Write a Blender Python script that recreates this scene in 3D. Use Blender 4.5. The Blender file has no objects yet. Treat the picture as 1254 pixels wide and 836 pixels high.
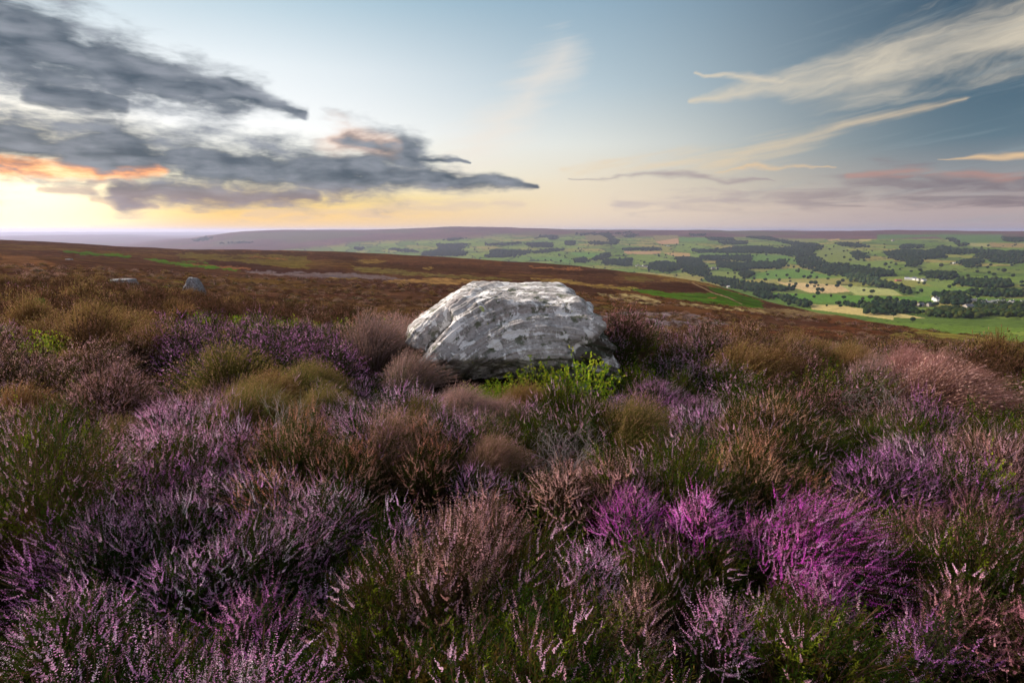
import bpy, bmesh, math, random
import numpy as np
from mathutils import Vector, Matrix, Euler
random.seed(7); RNG = np.random.default_rng(7)
SC = bpy.context.scene; COL = SC.collection
W0, H0 = 1254.0, 836.0
F = 20.0/36.0*W0; PITCH = math.radians(11.0); SP, CP = math.sin(PITCH), math.cos(PITCH)

# ------------------------------------------------------------------ camera
cam_d = bpy.data.cameras.new('camera'); cam = bpy.data.objects.new('camera', cam_d); COL.objects.link(cam)
cam_d.lens = 20; cam_d.sensor_width = 36; cam_d.clip_start = .05; cam_d.clip_end = 90000
cam.location = (0, 0, 0); cam.rotation_euler = (math.radians(90)-PITCH, 0, 0); SC.camera = cam

def slope_of(az, row):          # tangent of the elevation seen at a photo row, for a heading
    k = (H0/2-row)/F
    return np.cos(az)*np.tan(np.arctan(k)-PITCH)
def az_of(u, row):
    k = (H0/2-row)/F
    return np.arctan2((u-W0/2)/F, CP+k*SP)
def azel(u, row):
    k = (H0/2-row)/F; x = (u-W0/2)/F; y = CP+k*SP; z = k*CP-SP
    return math.degrees(math.atan2(x, y)), math.degrees(math.atan2(z, math.hypot(x, y)))
def project(x, y, z):
    dep = y*CP-z*SP
    dep = np.where(dep < 1e-3, 1e-3, dep)
    return W0/2+F*x/dep, H0/2-F*(y*SP+z*CP)/dep

# ------------------------------------------------------------------ numpy noise
def _hash(ix, iy, s):
    h = (ix.astype(np.int64)*374761393+iy.astype(np.int64)*668265263+s*1442695041) & 0x7fffffff
    h = ((h ^ (h >> 13))*1274126177) & 0x7fffffff
    h = ((h ^ (h >> 16))*2246822519) & 0x7fffffff
    return ((h ^ (h >> 15)) & 0xffffff)/float(0xffffff)
def vnoise(x, y, s=0):
    ix, iy = np.floor(x), np.floor(y); fx, fy = x-ix, y-iy
    fx = fx*fx*(3-2*fx); fy = fy*fy*(3-2*fy)
    a, b = _hash(ix, iy, s), _hash(ix+1, iy, s); c, d = _hash(ix, iy+1, s), _hash(ix+1, iy+1, s)
    return (a+(b-a)*fx)*(1-fy)+(c+(d-c)*fx)*fy
def fbm(x, y, o=4, s=0):
    t = 0; a = .5; n = 0
    for i in range(o):
        t = t+a*vnoise(x, y, s+i*17); n += a; x, y = x*2.03+11.3, y*2.03-7.1; a *= .5
    return t/n
def voronoi(x, y, s=0):         # distance to the cell border, cell id value
    ix, iy = np.floor(x), np.floor(y)
    d1 = np.full(x.shape, 9.); d2 = np.full(x.shape, 9.); idv = np.zeros(x.shape)
    for i in (-1, 0, 1):
        for j in (-1, 0, 1):
            cx, cy = ix+i, iy+j
            px, py = cx+.1+.8*_hash(cx, cy, s), cy+.1+.8*_hash(cx, cy, s+5)
            d = np.maximum(abs(px-x), abs(py-y))*.7+np.hypot(px-x, py-y)*.3
            m = d < d1
            d2 = np.where(m, d1, np.minimum(d2, d)); d1 = np.where(m, d, d1)
            idv = np.where(m, _hash(cx, cy, s+9), idv)
    return d2-d1, idv
def inpoly(u, v, pts):
    r = np.zeros(u.shape, bool); n = len(pts)
    for i in range(n):
        x1, y1 = pts[i]; x2, y2 = pts[(i+1) % n]
        if y1 == y2: continue
        c = ((y1 > v) != (y2 > v)) & (u < (x2-x1)*(v-y1)/(y2-y1)+x1)
        r ^= c
    return r
def crop(ox, oy, s, *pts): return [(ox+x/s, oy+y/s) for x, y in pts]
S7 = 6.9667
def c1(*p): return crop(1074, 275, S7, *p)
def c2(*p): return crop(914, 275, S7, *p)
def c3(*p): return crop(754, 270, S7, *p)
def c4(*p): return crop(594, 265, S7, *p)
def c5(*p): return crop(434, 265, S7, *p)
def c6(*p): return crop(220, 265, 5.7, *p)
def c7(*p): return crop(0, 270, 2.986, *p)

# ------------------------------------------------------------------ terrain: heights by heading and distance
U = np.array([-500, 0, 100, 200, 300, 400, 550, 620, 700, 800, 860, 950, 1050, 1150, 1254, 1900.])
AZC = az_of(U, 330.)
R_E = np.interp(U, [-500, 0, 240, 480, 760, 1000, 1254, 1900], [34, 34, 28, 22, 17, 16, 15, 14])
ROW_E = np.interp(U, [-500, 0, 100, 240, 400, 480, 620, 760, 900, 1000, 1100, 1254, 1900],
                  [354, 354, 354, 372, 391, 400, 413, 427, 434, 440, 448, 457, 480])
R_C = np.interp(U, [-500, 0, 300, 620, 860, 950, 1050, 1254, 1900], [900, 900, 850, 650, 480, 340, 240, 150, 120])
ROW_C = np.interp(U, [-500, 0, 60, 100, 150, 230, 290, 400, 550, 620, 700, 800, 860, 905, 950, 1050, 1150, 1254, 1900],
                  [282, 292, 294.5, 297, 300.5, 303.5, 304, 305.5, 313, 317.5, 322.5, 334, 342, 355, 369, 388, 403, 415, 470])
VR = [1000, 1500, 2200, 3500, 5000, 6500, 8000, 11000, 14000, 19000, 24000, 32000]
VROW = {
 -500: [440, 400, 360, 325, 316, 312, 305, 306, 296, 290, 289, 284],
 0:    [430, 395, 358, 325, 316, 312, 306, 302, 294, 288, 290, 284],
 60:   [430, 395, 358, 325, 316, 312, 306, 301, 292, 286.5, 290, 284],
 150:  [430, 395, 358, 325, 315, 309, 303, 298, 292, 286.5, 288, 284],
 210:  [425, 390, 356, 325, 313, 303, 296, 292, 291.5, 289, 288, 284],
 240:  [425, 390, 356, 325, 312, 301, 291.5, 292, 292, 288.5, 288, 284],
 290:  [420, 388, 354, 325, 311, 297, 283, 290, 290, 287, 287, 284],
 320:  [420, 388, 354, 325, 311, 295, 281.0, 289, 290, 286, 284, 284],
 400:  [416, 386, 354, 326, 311, 293, 280.5, 289, 290, 283, 279.5, 284],
 460:  [416, 384, 354, 326, 309, 292, 279.8, 289, 290, 283, 279.5, 284],
 550:  [416, 382, 354, 327, 307, 291, 275.6, 289, 290, 284, 282, 284],
 620:  [410, 380, 352, 327, 305, 290, 277.6, 289, 290, 284, 282, 284],
 700:  [405, 378, 351, 326, 303, 290, 281, 289, 290, 284, 281.5, 284],
 800:  [400, 376, 351, 325, 302, 290, 281.3, 289, 290, 284, 283, 284],
 900:  [398, 377, 351, 324, 301, 290.5, 282.2, 289, 290, 284, 281.8, 284],
 960:  [398, 377, 351, 323, 301, 291, 282.5, 289, 290, 283, 280.6, 284],
 1010: [398, 377, 351, 323, 300, 290, 282.8, 289, 290, 284, 282, 284],
 1080: [400, 378, 351, 322, 300, 289, 281.2, 289, 290, 284, 283, 284],
 1160: [402, 379, 352, 322, 300, 290, 282.3, 289, 290, 284, 282.5, 284],
 1254: [404, 380, 352, 322, 300, 290, 283.5, 289, 290, 284, 282.5, 284],
 1900: [404, 380, 352, 322, 300, 290, 283.5, 289, 290, 284, 283, 284]}
VU = np.array(sorted(VROW)); VAZ = az_of(VU.astype(float), 300.); VM = np.array([VROW[k] for k in VU], float)

def make_grid():
    a_f = np.radians(np.arange(-47, 47.001, .085))
    a_l = np.radians(np.concatenate([np.arange(-180, -75, 7.5), np.arange(-75, -47.5, 1.)]))
    az = np.concatenate([a_l, a_f, -a_l[::-1][:-1]])
    r = [.3]
    while r[-1] < 34000:
        q = 1.016 if r[-1] < 900 else 1.011 if r[-1] < 9000 else 1.03
        r.append(r[-1]*q)
    return az, np.array(r)
AZ, RR = make_grid()
def profile(az):
    a = np.clip(az, AZC[0], AZC[-1]); re = np.interp(a, AZC, R_E); rc = np.interp(a, AZC, R_C)
    rowe = np.interp(a, az_of(np.array([-500, 0, 100, 240, 400, 480, 620, 760, 900, 1000, 1100, 1254, 1900.]), 390.),
                     [354, 354, 354, 372, 391, 400, 413, 427, 434, 440, 448, 457, 480])
    uc = np.array([-500, 0, 60, 100, 150, 230, 290, 400, 550, 620, 700, 800, 860, 905, 950, 1050, 1150, 1254, 1900.])
    rwc = np.array([282, 292, 294.5, 297, 300.5, 303.5, 304, 305.5, 313, 317.5, 322.5, 334, 342, 355, 369, 388, 403, 415, 470.])
    rowc = np.interp(a, az_of(uc, rwc), rwc)
    aa = np.clip(a, -.8, .8)
    s = lambda row: slope_of(aa, row)
    ze = re*s(rowe); zc = rc*s(rowc)
    lr = [math.log(.3), math.log(3.), math.log(6.5), math.log(re)]; dp = float(np.interp(a, AZC, np.interp(U, [-500, 700, 860, 1254, 1900], [0, 0, .22, .62, .7]))); z = [-1.10, -1.13-.12*dp, -1.33-dp*.85, ze]
    for f in (.25, .5, .75):
        l = math.log(re*1.6)+(math.log(rc)-math.log(re*1.6))*f; row = rowe-3+(rowc-rowe+3)*(f**.9)
        lr.append(l); z.append(math.exp(l)*s(row))
    lr.append(math.log(rc)); z.append(zc)
    lr.append(math.log(rc*1.12)); z.append(zc-rc*.05)
    for i, vr in enumerate(VR):
        row = np.interp(a, VAZ, VM[:, i])
        zz = vr*s(row)
        if vr < rc*1.3: continue
        lr.append(math.log(vr)); z.append(zz)
    return np.interp(np.log(RR), lr, z)
ZG = np.stack([profile(a) for a in AZ], 1)          # rows = distance, columns = heading
def smooth(Z, k, ax):
    w = np.exp(-.5*(np.arange(-3*k, 3*k+1)/k)**2); w /= w.sum()
    P = np.pad(Z, [(3*k, 3*k) if i == ax else (0, 0) for i in range(2)], mode='edge')
    return sum(wi*np.take(P, range(i, i+Z.shape[ax]), ax) for i, wi in enumerate(w))
ZG = smooth(smooth(ZG, 3, 0), 6, 1)
XG = RR[:, None]*np.sin(AZ)[None]; YG = RR[:, None]*np.cos(AZ)[None]
RG = np.repeat(RR[:, None], len(AZ), 1)
def step(a, b, x):
    t = np.clip((x-a)/(b-a), 0, 1); return t*t*(3-2*t)
RC_G = np.interp(np.clip(AZ, AZC[0], AZC[-1]), AZC, R_C)[None]+0*RG
und = (fbm(XG/2.3, YG/2.3, 3, 1)-.5)*.42*step(1.5, 5, RG)*(1-step(30, 60, RG))
und += (fbm(XG/25, YG/25, 4, 3)-.5)*(1.6*step(30, 80, RG))*(1-step(900, 1500, RG))
und += (fbm(XG/420, YG/420, 4, 4)-.5)*(26*step(900, 2500, RG))
und += (fbm(XG/1500, YG/1500, 3, 5)-.5)*(25*step(3000, 7000, RG))
ZG = ZG+und
def height(x, y):
    x = np.asarray(x, float); y = np.asarray(y, float)
    r = np.clip(np.hypot(x, y), RR[0], RR[-1]*.999); a = np.arctan2(x, y)
    fi = np.interp(np.log(r), np.log(RR), np.arange(len(RR))); fj = np.interp(a, AZ, np.arange(len(AZ)))
    i = np.clip(fi.astype(int), 0, len(RR)-2); j = np.clip(fj.astype(int), 0, len(AZ)-2); fi = fi-i; fj = fj-j
    return (ZG[i, j]*(1-fj)+ZG[i, j+1]*fj)*(1-fi)+(ZG[i+1, j]*(1-fj)+ZG[i+1, j+1]*fj)*fi
def ground_at(u, v, rmin=.5, rmax=30000, dz=0.):   # where the sight line of a photo pixel meets the ground
    k = (H0/2-v)/F; x = (u-W0/2)/F; y = CP+k*SP; z = k*CP-SP; h = math.hypot(x, y)
    r = RR[(RR >= rmin) & (RR <= rmax)]
    d = height(r*x/h, r*y/h)+dz-r*z/h
    w = np.nonzero(d >= 0)[0]
    if not len(w): return None
    i = w[0]
    rr = r[i] if i == 0 else r[i-1]+(r[i]-r[i-1])*(-d[i-1])/(d[i]-d[i-1]+1e-9)
    return rr*x/h, rr*y/h, rr*z/h

# ------------------------------------------------------------------ object helpers
def tag(o, label=None, cat=None, group=None, kind=None):
    if label: o['label'] = label
    if cat: o['category'] = cat
    if group: o['group'] = group
    if kind: o['kind'] = kind
    return o
def link(o, parent=None):
    COL.objects.link(o)
    if parent: o.parent = parent
    return o
def mesh_np(name, V, Fc, mat, colors=None, smooth_=False, attr='col'):
    me = bpy.data.meshes.new(name); V = np.asarray(V, np.float32)
    if isinstance(Fc, np.ndarray):
        n, k = Fc.shape; me.vertices.add(len(V)); me.vertices.foreach_set('co', V.ravel())
        me.loops.add(n*k); me.loops.foreach_set('vertex_index', Fc.astype(np.int32).ravel())
        me.polygons.add(n); me.polygons.foreach_set('loop_start', np.arange(0, n*k, k, dtype=np.int32))
        me.update(calc_edges=True)
    else: me.from_pydata([tuple(v) for v in V], [], Fc); me.update()
    if colors is not None:
        ca = me.color_attributes.new(attr, 'FLOAT_COLOR', 'POINT')
        cc = np.ones((len(V), 4), np.float32); cc[:, :3] = colors; ca.data.foreach_set('color', cc.ravel())
    if smooth_: me.polygons.foreach_set('use_smooth', np.ones(len(me.polygons), bool))
    if mat: me.materials.append(mat)
    return me
def obj(name, me, parent=None): return link(bpy.data.objects.new(name, me), parent)
def empty(name, loc, rz=0, s=1):
    o = bpy.data.objects.new(name, None); o.empty_display_size = .1; COL.objects.link(o)
    o.location = loc; o.rotation_euler = (0, 0, rz); o.scale = (s, s, s); return o
def copy_thing(root):
    r = root.copy(); COL.objects.link(r)
    for ch in root.children:
        c = ch.copy(); COL.objects.link(c); c.parent = r
        for g in ch.children:
            d = g.copy(); COL.objects.link(d); d.parent = c
    return r

class NT:
    def __init__(s, tree): s.t = tree; s.n = tree.nodes; s.l = tree.links
    def new(s, ty, **kw):
        n = s.n.new(ty)
        for k, v in kw.items(): setattr(n, k, v)
        return n
    def put(s, sock, v):
        if isinstance(v, bpy.types.NodeSocket): s.l.new(v, sock)
        elif v is not None:
            if sock.type == 'RGBA' and len(v) == 3: v = (*v, 1)
            sock.default_value = v
    def m(s, op, a, b=None, c=None, clamp=False):
        n = s.new('ShaderNodeMath', operation=op, use_clamp=clamp)
        for i, v in enumerate((a, b, c)):
            if v is not None: s.put(n.inputs[i], v)
        return n.outputs[0]
    def vm(s, op, a, b=None, out=0):
        n = s.new('ShaderNodeVectorMath', operation=op); s.put(n.inputs[0], a)
        if b is not None: s.put(n.inputs[3 if op == 'SCALE' else 1], b)
        return n.outputs[out]
    def mr(s, x, a, b, c=0., d=1., sm=True):
        n = s.new('ShaderNodeMapRange', interpolation_type='SMOOTHSTEP' if sm else 'LINEAR')
        for i, v in enumerate((x, a, b, c, d)): s.put(n.inputs[i], v)
        return n.outputs[0]
    def mix(s, f, a, b, bt='MIX'):
        n = s.new('ShaderNodeMix', data_type='RGBA', blend_type=bt); s.put(n.inputs[0], f); s.put(n.inputs[6], a); s.put(n.inputs[7], b)
        return n.outputs[2]
    def noise(s, vec, sc, det=4, rough=.55, dist=0., out=0):
        n = s.new('ShaderNodeTexNoise'); s.put(n.inputs['Vector'], vec); s.put(n.inputs['Scale'], sc)
        s.put(n.inputs['Detail'], det); s.put(n.inputs['Roughness'], rough); s.put(n.inputs['Distortion'], dist); return n.outputs[out]
    def comb(s, x, y, z=0.):
        n = s.new('ShaderNodeCombineXYZ'); s.put(n.inputs[0], x); s.put(n.inputs[1], y); s.put(n.inputs[2], z); return n.outputs[0]
    def ramp(s, f, stops, interp='LINEAR'):
        n = s.new('ShaderNodeValToRGB'); s.put(n.inputs[0], f); e = n.color_ramp; e.interpolation = interp
        while len(e.elements) < len(stops): e.elements.new(.5)
        for el, (p, c) in zip(e.elements, stops): el.position = p; el.color = (*c, 1)
        return n.outputs[0]
def lin(*c): return tuple((x/255/12.92) if x/255 <= .04045 else ((x/255+.055)/1.055)**2.4 for x in c)
def material(name):
    m = bpy.data.materials.new(name); m.use_nodes = True; m.node_tree.nodes.clear(); t = NT(m.node_tree)
    return m, t, t.new('ShaderNodeOutputMaterial')

# ------------------------------------------------------------------ land cover colours (albedo) on the ground sheet
UG, VG = project(XG, YG, ZG)
c = np.zeros(ZG.shape+(3,)); 
def setc(mask, colr, k=1.):
    k = (mask*k)[..., None]; c[:] = c*(1-k)+np.array(colr)*k
n1 = fbm(XG/60, YG/60, 4, 20); n2 = fbm(XG/9, YG/22, 4, 30); n3 = fbm(XG/1.3, YG/3, 3, 40)
moor = RG < RC_G*1.1
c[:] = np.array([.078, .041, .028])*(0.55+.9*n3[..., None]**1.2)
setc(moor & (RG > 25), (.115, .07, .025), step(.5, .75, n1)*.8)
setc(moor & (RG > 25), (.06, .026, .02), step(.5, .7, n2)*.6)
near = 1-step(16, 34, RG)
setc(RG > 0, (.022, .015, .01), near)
NSM = (fbm(UG/9, VG/2.2, 3, 77)-.5)
NS2 = fbm(UG/3, VG/.9, 2, 78)-.5
def warp(pts, amp=1.):           # ragged outline for a patch of moor vegetation
    return inpoly(UG+NSM*16*amp, VG+NSM*5.5*amp+NS2*2.5*amp, pts)
mm = moor & (RG > 25)
G_BR = (.055, .13, .018); OCH = (.24, .17, .055); PAL = (.36, .31, .16); ORG = (.26, .12, .06); GREY = (.15, .125, .15); DRK = (.048, .025, .018); OLV = (.115, .095, .03)
def patch(pts, colr, k=1., frag=0., amp=1.):
    m = warp(pts, amp) & mm
    frag = .25+.75*frag
    kk = k*(1-frag+frag*step(.35, .62, fbm(XG/1.7, YG/5., 3, 90)))
    setc(m, colr, kk)
# brown bands & strips
patch(c4((0,360),(400,375),(1254,440),(1254,530),(700,500),(0,480)), (.070,.036,.026))
patch(c4((400,428),(840,440),(820,452),(400,446)), ORG, .8, .4)
patch(c4((380,452),(1210,468),(1210,492),(380,480)), DRK)
patch(c4((0,515),(380,540),(380,552),(0,540)), OLV, .8, .5)
patch(c4((410,530),(700,538),(900,580),(1254,600),(1254,640),(1000,610),(700,570),(430,548)), OCH, .9, .4)
patch(c4((640,575),(1000,612),(1254,640),(1254,670),(900,655),(640,610)), DRK, .8)
patch(c4((950,655),(1254,665),(1254,720),(1000,690)), PAL, .9, .7)
patch(c4((640,620),(1254,720),(1254,800),(900,770),(800,690)), (.12,.062,.028), .8)
patch(c4((900,760),(1254,770),(1254,800),(960,803)), OLV, .7, .3)
patch(c5((0,330),(700,345),(1254,360),(1254,420),(600,400),(0,380)), (.10,.05,.03), .8)
patch(c5((0,365),(280,372),(250,410),(0,392)), OCH, .6, .4)
patch(c5((0,395),(700,420),(1254,440),(1254,500),(500,460),(0,420)), DRK, .85)
patch(c5((560,432),(700,436),(700,445),(570,445)), OCH, .8)
patch(c5((0,425),(400,458),(800,495),(1254,520),(1254,535),(600,512),(0,470)), (.13,.11,.04), .9, .5)
patch(c5((0,490),(250,505),(520,545),(100,530),(0,520)), GREY, .8, .3)
patch(c5((240,548),(700,528),(1100,540),(1110,575),(700,572),(280,562)), (.27,.17,.07), .9, .4)
patch(c5((0,560),(1000,575),(760,640),(0,620)), (.062,.03,.024), .7)
patch(c5((0,600),(820,632),(820,638),(0,610)), (.015,.01,.008), .9)
patch(c6((0,218),(700,230),(1000,260),(700,240),(0,232)), (.15,.075,.045), .6)
patch(c6((0,232),(900,250),(900,275),(0,250)), (.05,.03,.02), .8)
patch(c6((0,255),(900,280),(900,370),(500,330),(0,290)), OLV, .9, .4)
patch(c6((470,280),(740,288),(740,298),(480,292)), ORG, .7, .3)
patch(c6((260,275),(700,290),(600,300),(260,285)), DRK, .7)
patch(c6((940,270),(1254,285),(1254,340),(1000,315),(1150,312)), DRK, .8)
patch(c6((180,295),(430,320),(720,360),(1150,385),(1150,396),(500,388),(180,340)), (.045,.022,.022), .9)
patch(c6((0,324),(200,338),(500,364),(500,374),(300,362),(0,332)), ORG, .7, .3)
patch(c6((0,308),(190,316),(180,324),(0,318)), G_BR, .7, .3)
patch(c6((0,331),(200,348),(420,368),(400,378),(150,360),(0,346)), G_BR, 1)
patch(c6((440,384),(800,390),(1254,398),(1254,430),(900,427),(560,402)), GREY, .9, .25)
patch(c6((1040,430),(1254,430),(1254,440),(1060,440)), OCH, .6, .4)
patch(c6((0,460),(500,463),(1254,485),(1254,496),(500,475),(0,466)), (.02,.012,.01), .8)
patch(c7((230,108),(480,128),(490,136),(230,117)), G_BR, .9)
patch(c7((505,132),(620,148),(760,168),(860,178),(760,176),(560,150)), G_BR, .9)
patch(c7((0,125),(110,130),(230,165),(200,190),(0,165)), (.18,.09,.045), .7, .5)
patch(c7((520,225),(680,225),(680,245),(560,240)), (.2,.2,.05), .6, .6)
patch(c3((0,395),(350,432),(340,445),(0,420)), (.070,.034,.026))
patch(c3((0,440),(340,445),(520,500),(330,530),(0,520)), (.1,.055,.03), .9, .2)
patch(c3((60,470),(260,480),(340,515),(240,525),(60,500)), OLV, .8, .5)
patch(c3((190,438),(420,440),(620,465),(760,505),(860,565),(1254,685),(1254,705),(900,590),(640,525),(340,528),(480,500)), (.2,.13,.05), .9, .5)
patch(c3((500,455),(720,480),(780,520),(640,510)), (.12,.10,.03), .8, .3)
patch(c3((610,485),(700,490),(720,505),(640,503)), (.3,.2,.14), .8)
patch(c3((0,525),(230,540),(220,560),(0,555)), DRK, .9)
patch(c3((0,560),(130,570),(220,580),(140,600),(0,590)), (.24,.23,.05), .9, .5)
patch(c3((215,578),(330,534),(600,530),(700,568),(800,610),(500,614),(300,592)), DRK, 1, 0, .3)
patch(c3((150,590),(300,592),(480,620),(820,618),(960,660),(1080,718),(1254,740),(1254,748),(900,720),(600,680),(430,655),(200,615)), G_BR, 1, .15, .6)
patch(c3((770,560),(860,570),(1100,640),(1254,690),(1254,745),(1080,715),(960,650),(820,600)), (.045,.11,.018), 1, .15, .6)
patch(c3((785,656),(870,656),(860,670),(800,668)), ORG)
patch(c3((640,530),(660,530),(740,568),(830,612),(960,653),(1080,712),(1074,716),(955,659),(824,619),(734,574)), (.30,.22,.14), .85, .15, .1)
patch(c3((0,600),(200,610),(600,690),(1254,750),(1254,836),(0,836)), (.12,.058,.028), .8)
patch(c3((0,628),(200,636),(400,685),(340,730),(0,680)), PAL, .85, .8)
patch(c3((520,695),(900,735),(900,765),(560,720)), PAL, .9, .7)
patch(c3((920,745),(1254,750),(1254,780),(940,765)), PAL, .8, .8)
patch(c3((0,760),(600,765),(560,775),(0,770)), (.02,.012,.01), .8)
patch([(735,384),(790,380),(850,385),(900,398),(870,404),(800,400),(735,398)], GREY, .95, .25)
patch([(850,395),(960,400),(1100,398),(1190,404),(1100,412),(900,412)], (.11,.045,.025), .9)
patch(c2((0,700),(500,730),(1000,780),(900,800),(400,790),(0,740)), (.25,.19,.1), .7, .7)
patch(c2((600,780),(900,770),(1254,790),(1254,836),(600,836)), (.12,.05,.026), .8)
patch([(1080,412),(1140,400),(1210,400),(1254,408),(1254,440),(1200,430),(1120,420)], (.2,.19,.05), .9, .5)
patch([(1200,398),(1254,392),(1254,402),(1210,404)], (.08,.03,.02), .9)
# ---- the valley: field patchwork
val = RG > RC_G*1.1
wx = XG+120*(fbm(XG/900, YG/900, 2, 50)-.5)*2; wy = YG+120*(fbm(XG/900, YG/900, 2, 51)-.5)*2
ang = .35; fx = (wx*math.cos(ang)+wy*math.sin(ang)); fy = (-wx*math.sin(ang)+wy*math.cos(ang))
scl = 190.
ed, idv = voronoi(fx/scl, fy/(scl*1.45), 3)
pal = np.array([1.6, 1.35, 1.0])*np.array([(.06,.12,.028),(.075,.145,.035),(.10,.165,.045),(.05,.10,.028),(.13,.17,.06),(.085,.15,.04),(.12,.155,.05),(.065,.13,.03),(.055,.115,.03),(.15,.165,.07),(.09,.16,.045),(.075,.125,.04)])
fieldc = pal[(idv*len(pal)).astype(int) % len(pal)]*(.85+.3*fbm(XG/30, YG/30, 3, 60)[..., None])
hill = step(0, 1, (RG-np.interp(AZ, az_of(np.array([0, 250, 330, 400, 470, 620, 760, 900, 1080, 1254.]), 300.), [3000, 3800, 4900, 5500, 6000, 6300, 6400, 6300, 5800, 6000.])[None]+900*(fbm(XG/900, YG/900, 3, 70)-.5))/500)
c = np.where(val[..., None], fieldc, c)
lw = np.clip(RG/2600, .35, 1.6)*.028
c = np.where((val & (ed < lw))[..., None], np.array([.022, .035, .014]), c)
moorc = np.stack([.085+.05*n1, .05+.02*n1, .05+.015*n2], -1)
moorc = moorc*(.6+.7*fbm(XG/300, YG/300, 4, 75)[..., None])
mg = step(.5, .72, fbm(XG/700+3, YG/1100, 3, 76))[..., None]
moorc = moorc*(1-mg*.6)+np.array([.09, .1, .045])*mg*.6
c = np.where(val[..., None], c*(1-hill[..., None])+moorc*hill[..., None], c)
def field(pts, colr, k=1., lines=0):
    m = inpoly(UG, VG, pts) & val; setc(m, np.array(colr)*np.array([1.22, 1.2, .95]), k)
field(c2((0,440),(200,390),(450,370),(750,450),(300,463),(0,476)), (.085,.17,.045))
field(c2((0,480),(240,468),(830,458),(910,512),(650,502),(260,490),(100,520)), (.20,.20,.09))
field(c2((255,490),(420,495),(800,515),(900,570),(700,586),(540,580),(380,530)), (.40,.32,.22))
field(c2((800,515),(1254,555),(1254,602),(940,600),(890,570)), (.26,.30,.15))
field(c2((200,582),(1254,612),(1254,664),(400,666),(240,640)), (.075,.17,.035))
field(c2((540,680),(800,688),(1040,725),(1254,780),(1254,812),(900,765),(560,722)), (.38,.33,.18))
field(c2((0,250),(330,265),(450,300),(460,345),(330,315),(0,320)), (.075,.15,.04))
field(c2((560,240),(700,195),(830,185),(900,260),(1040,300),(860,330),(650,310),(600,290)), (.12,.16,.055))
field(c2((860,320),(1254,300),(1254,390),(1100,380)), (.11,.17,.05))
field(c2((340,125),(680,118),(660,140),(480,155)), (.13,.15,.06)); field(c2((690,130),(800,118),(790,135),(700,140)), (.28,.22,.13))
field(c2((960,125),(1070,125),(1060,138),(960,137)), (.28,.26,.12))
field(c1((0,525),(150,560),(210,600),(0,605)), (.26,.30,.15))
field(c1((0,607),(450,612),(520,692),(300,650),(0,632)), (.075,.16,.035))
field(c1((780,620),(1254,632),(1254,668),(790,650)), (.08,.15,.04))
field(c1((100,750),(240,765),(420,800),(120,792)), (.36,.32,.18))
field(c1((740,155),(950,160),(980,195),(800,185)), (.22,.23,.11)); field(c1((950,155),(1254,158),(1254,195),(980,192)), (.2,.16,.08))
field(c1((0,60),(1254,80),(1254,56),(0,42)), (.085,.042,.045)); field(c1((0,85),(1060,85),(1100,150),(700,160),(500,100),(0,130)), (.06,.12,.035))
field(c1((330,520),(670,540),(1170,548),(1254,560),(1254,585),(800,580),(300,620),(330,580)), (.10,.17,.05))
field(c1((390,480),(660,490),(680,535),(500,540)), (.12,.18,.055))
field(c3((320,130),(530,125),(535,200),(340,180)), (.15,.14,.075)); field(c3((340,180),(535,150),(535,200),(380,205)), (.30,.2,.14))
field(c3((70,262),(385,262),(385,282),(230,290),(70,275)), (.29,.2,.14)); field(c3((400,275),(630,278),(645,318),(480,300)), (.29,.21,.12))
field(c3((540,140),(780,145),(780,178),(545,178)), (.075,.155,.04)); field(c3((690,280),(1080,285),(1100,310),(720,305)), (.08,.15,.045))
field(c3((800,430),(1040,440),(1080,480),(930,500),(820,470)), (.13,.18,.06)); field(c3((1040,515),(1254,495),(1254,558),(1060,535)), (.22,.21,.08))
field(c4((720,305),(1010,320),(900,352),(760,330)), (.075,.17,.045)); field(c4((240,355),(600,345),(740,370),(750,395),(600,380)), (.08,.16,.05))
field(c4((1190,305),(1254,300),(1254,320),(1200,318)), (.27,.18,.12)); field(c4((850,155),(1020,160),(1100,210),(1000,225),(860,200)), (.13,.12,.06))

VTX = np.stack([XG, YG, ZG], -1).reshape(-1, 3)
nr, na = ZG.shape
ii, jj = np.meshgrid(np.arange(nr-1), np.arange(na-1), indexing='ij')
q = np.stack([ii*na+jj, ii*na+jj+1, (ii+1)*na+jj+1, (ii+1)*na+jj], -1).reshape(-1, 4)[:, ::-1]
m, t, out = material('moor_and_fields')
bs = t.new('ShaderNodeBsdfPrincipled'); at = t.new('ShaderNodeAttribute', attribute_name='col')
pos = t.new('ShaderNodeNewGeometry').outputs['Position']
nz = t.noise(pos, 3., 6, .65); nb = t.noise(pos, .22, 5, .6)
cc = t.mix(1., at.outputs['Color'], t.ramp(nz, [(.25, (.45,.45,.45)), (.75, (1.45,1.45,1.45))]), 'MULTIPLY')
nf = t.noise(t.vm('MULTIPLY', pos, (1, 2.2, 1)), .05, 5, .68); cc = t.mix(1., cc, t.ramp(nf, [(.3, (.6,.6,.62)), (.7, (1.4,1.35,1.25))]), 'MULTIPLY')
cc = t.mix(1., cc, t.ramp(nb, [(.25, (.6,.6,.6)), (.75, (1.35,1.3,1.2))]), 'MULTIPLY')
t.put(bs.inputs['Base Color'], cc); bs.inputs['Roughness'].default_value = .95; bs.inputs['Specular IOR Level'].default_value = 0.
bp = t.new('ShaderNodeBump'); bp.inputs['Strength'].default_value = .8; bp.inputs['Distance'].default_value = .25
t.put(bp.inputs['Height'], t.m('ADD', nz, t.m('MULTIPLY', nb, 3.))); t.put(bs.inputs['Normal'], bp.outputs[0])
t.l.new(bs.outputs[0], out.inputs[0])
ground = obj('ground', mesh_np('ground', VTX, q, m, c.reshape(-1, 3), True))
tag(ground, 'brown heather moor falling away to a green valley of fields and purple hills', 'ground', kind='structure')

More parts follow.
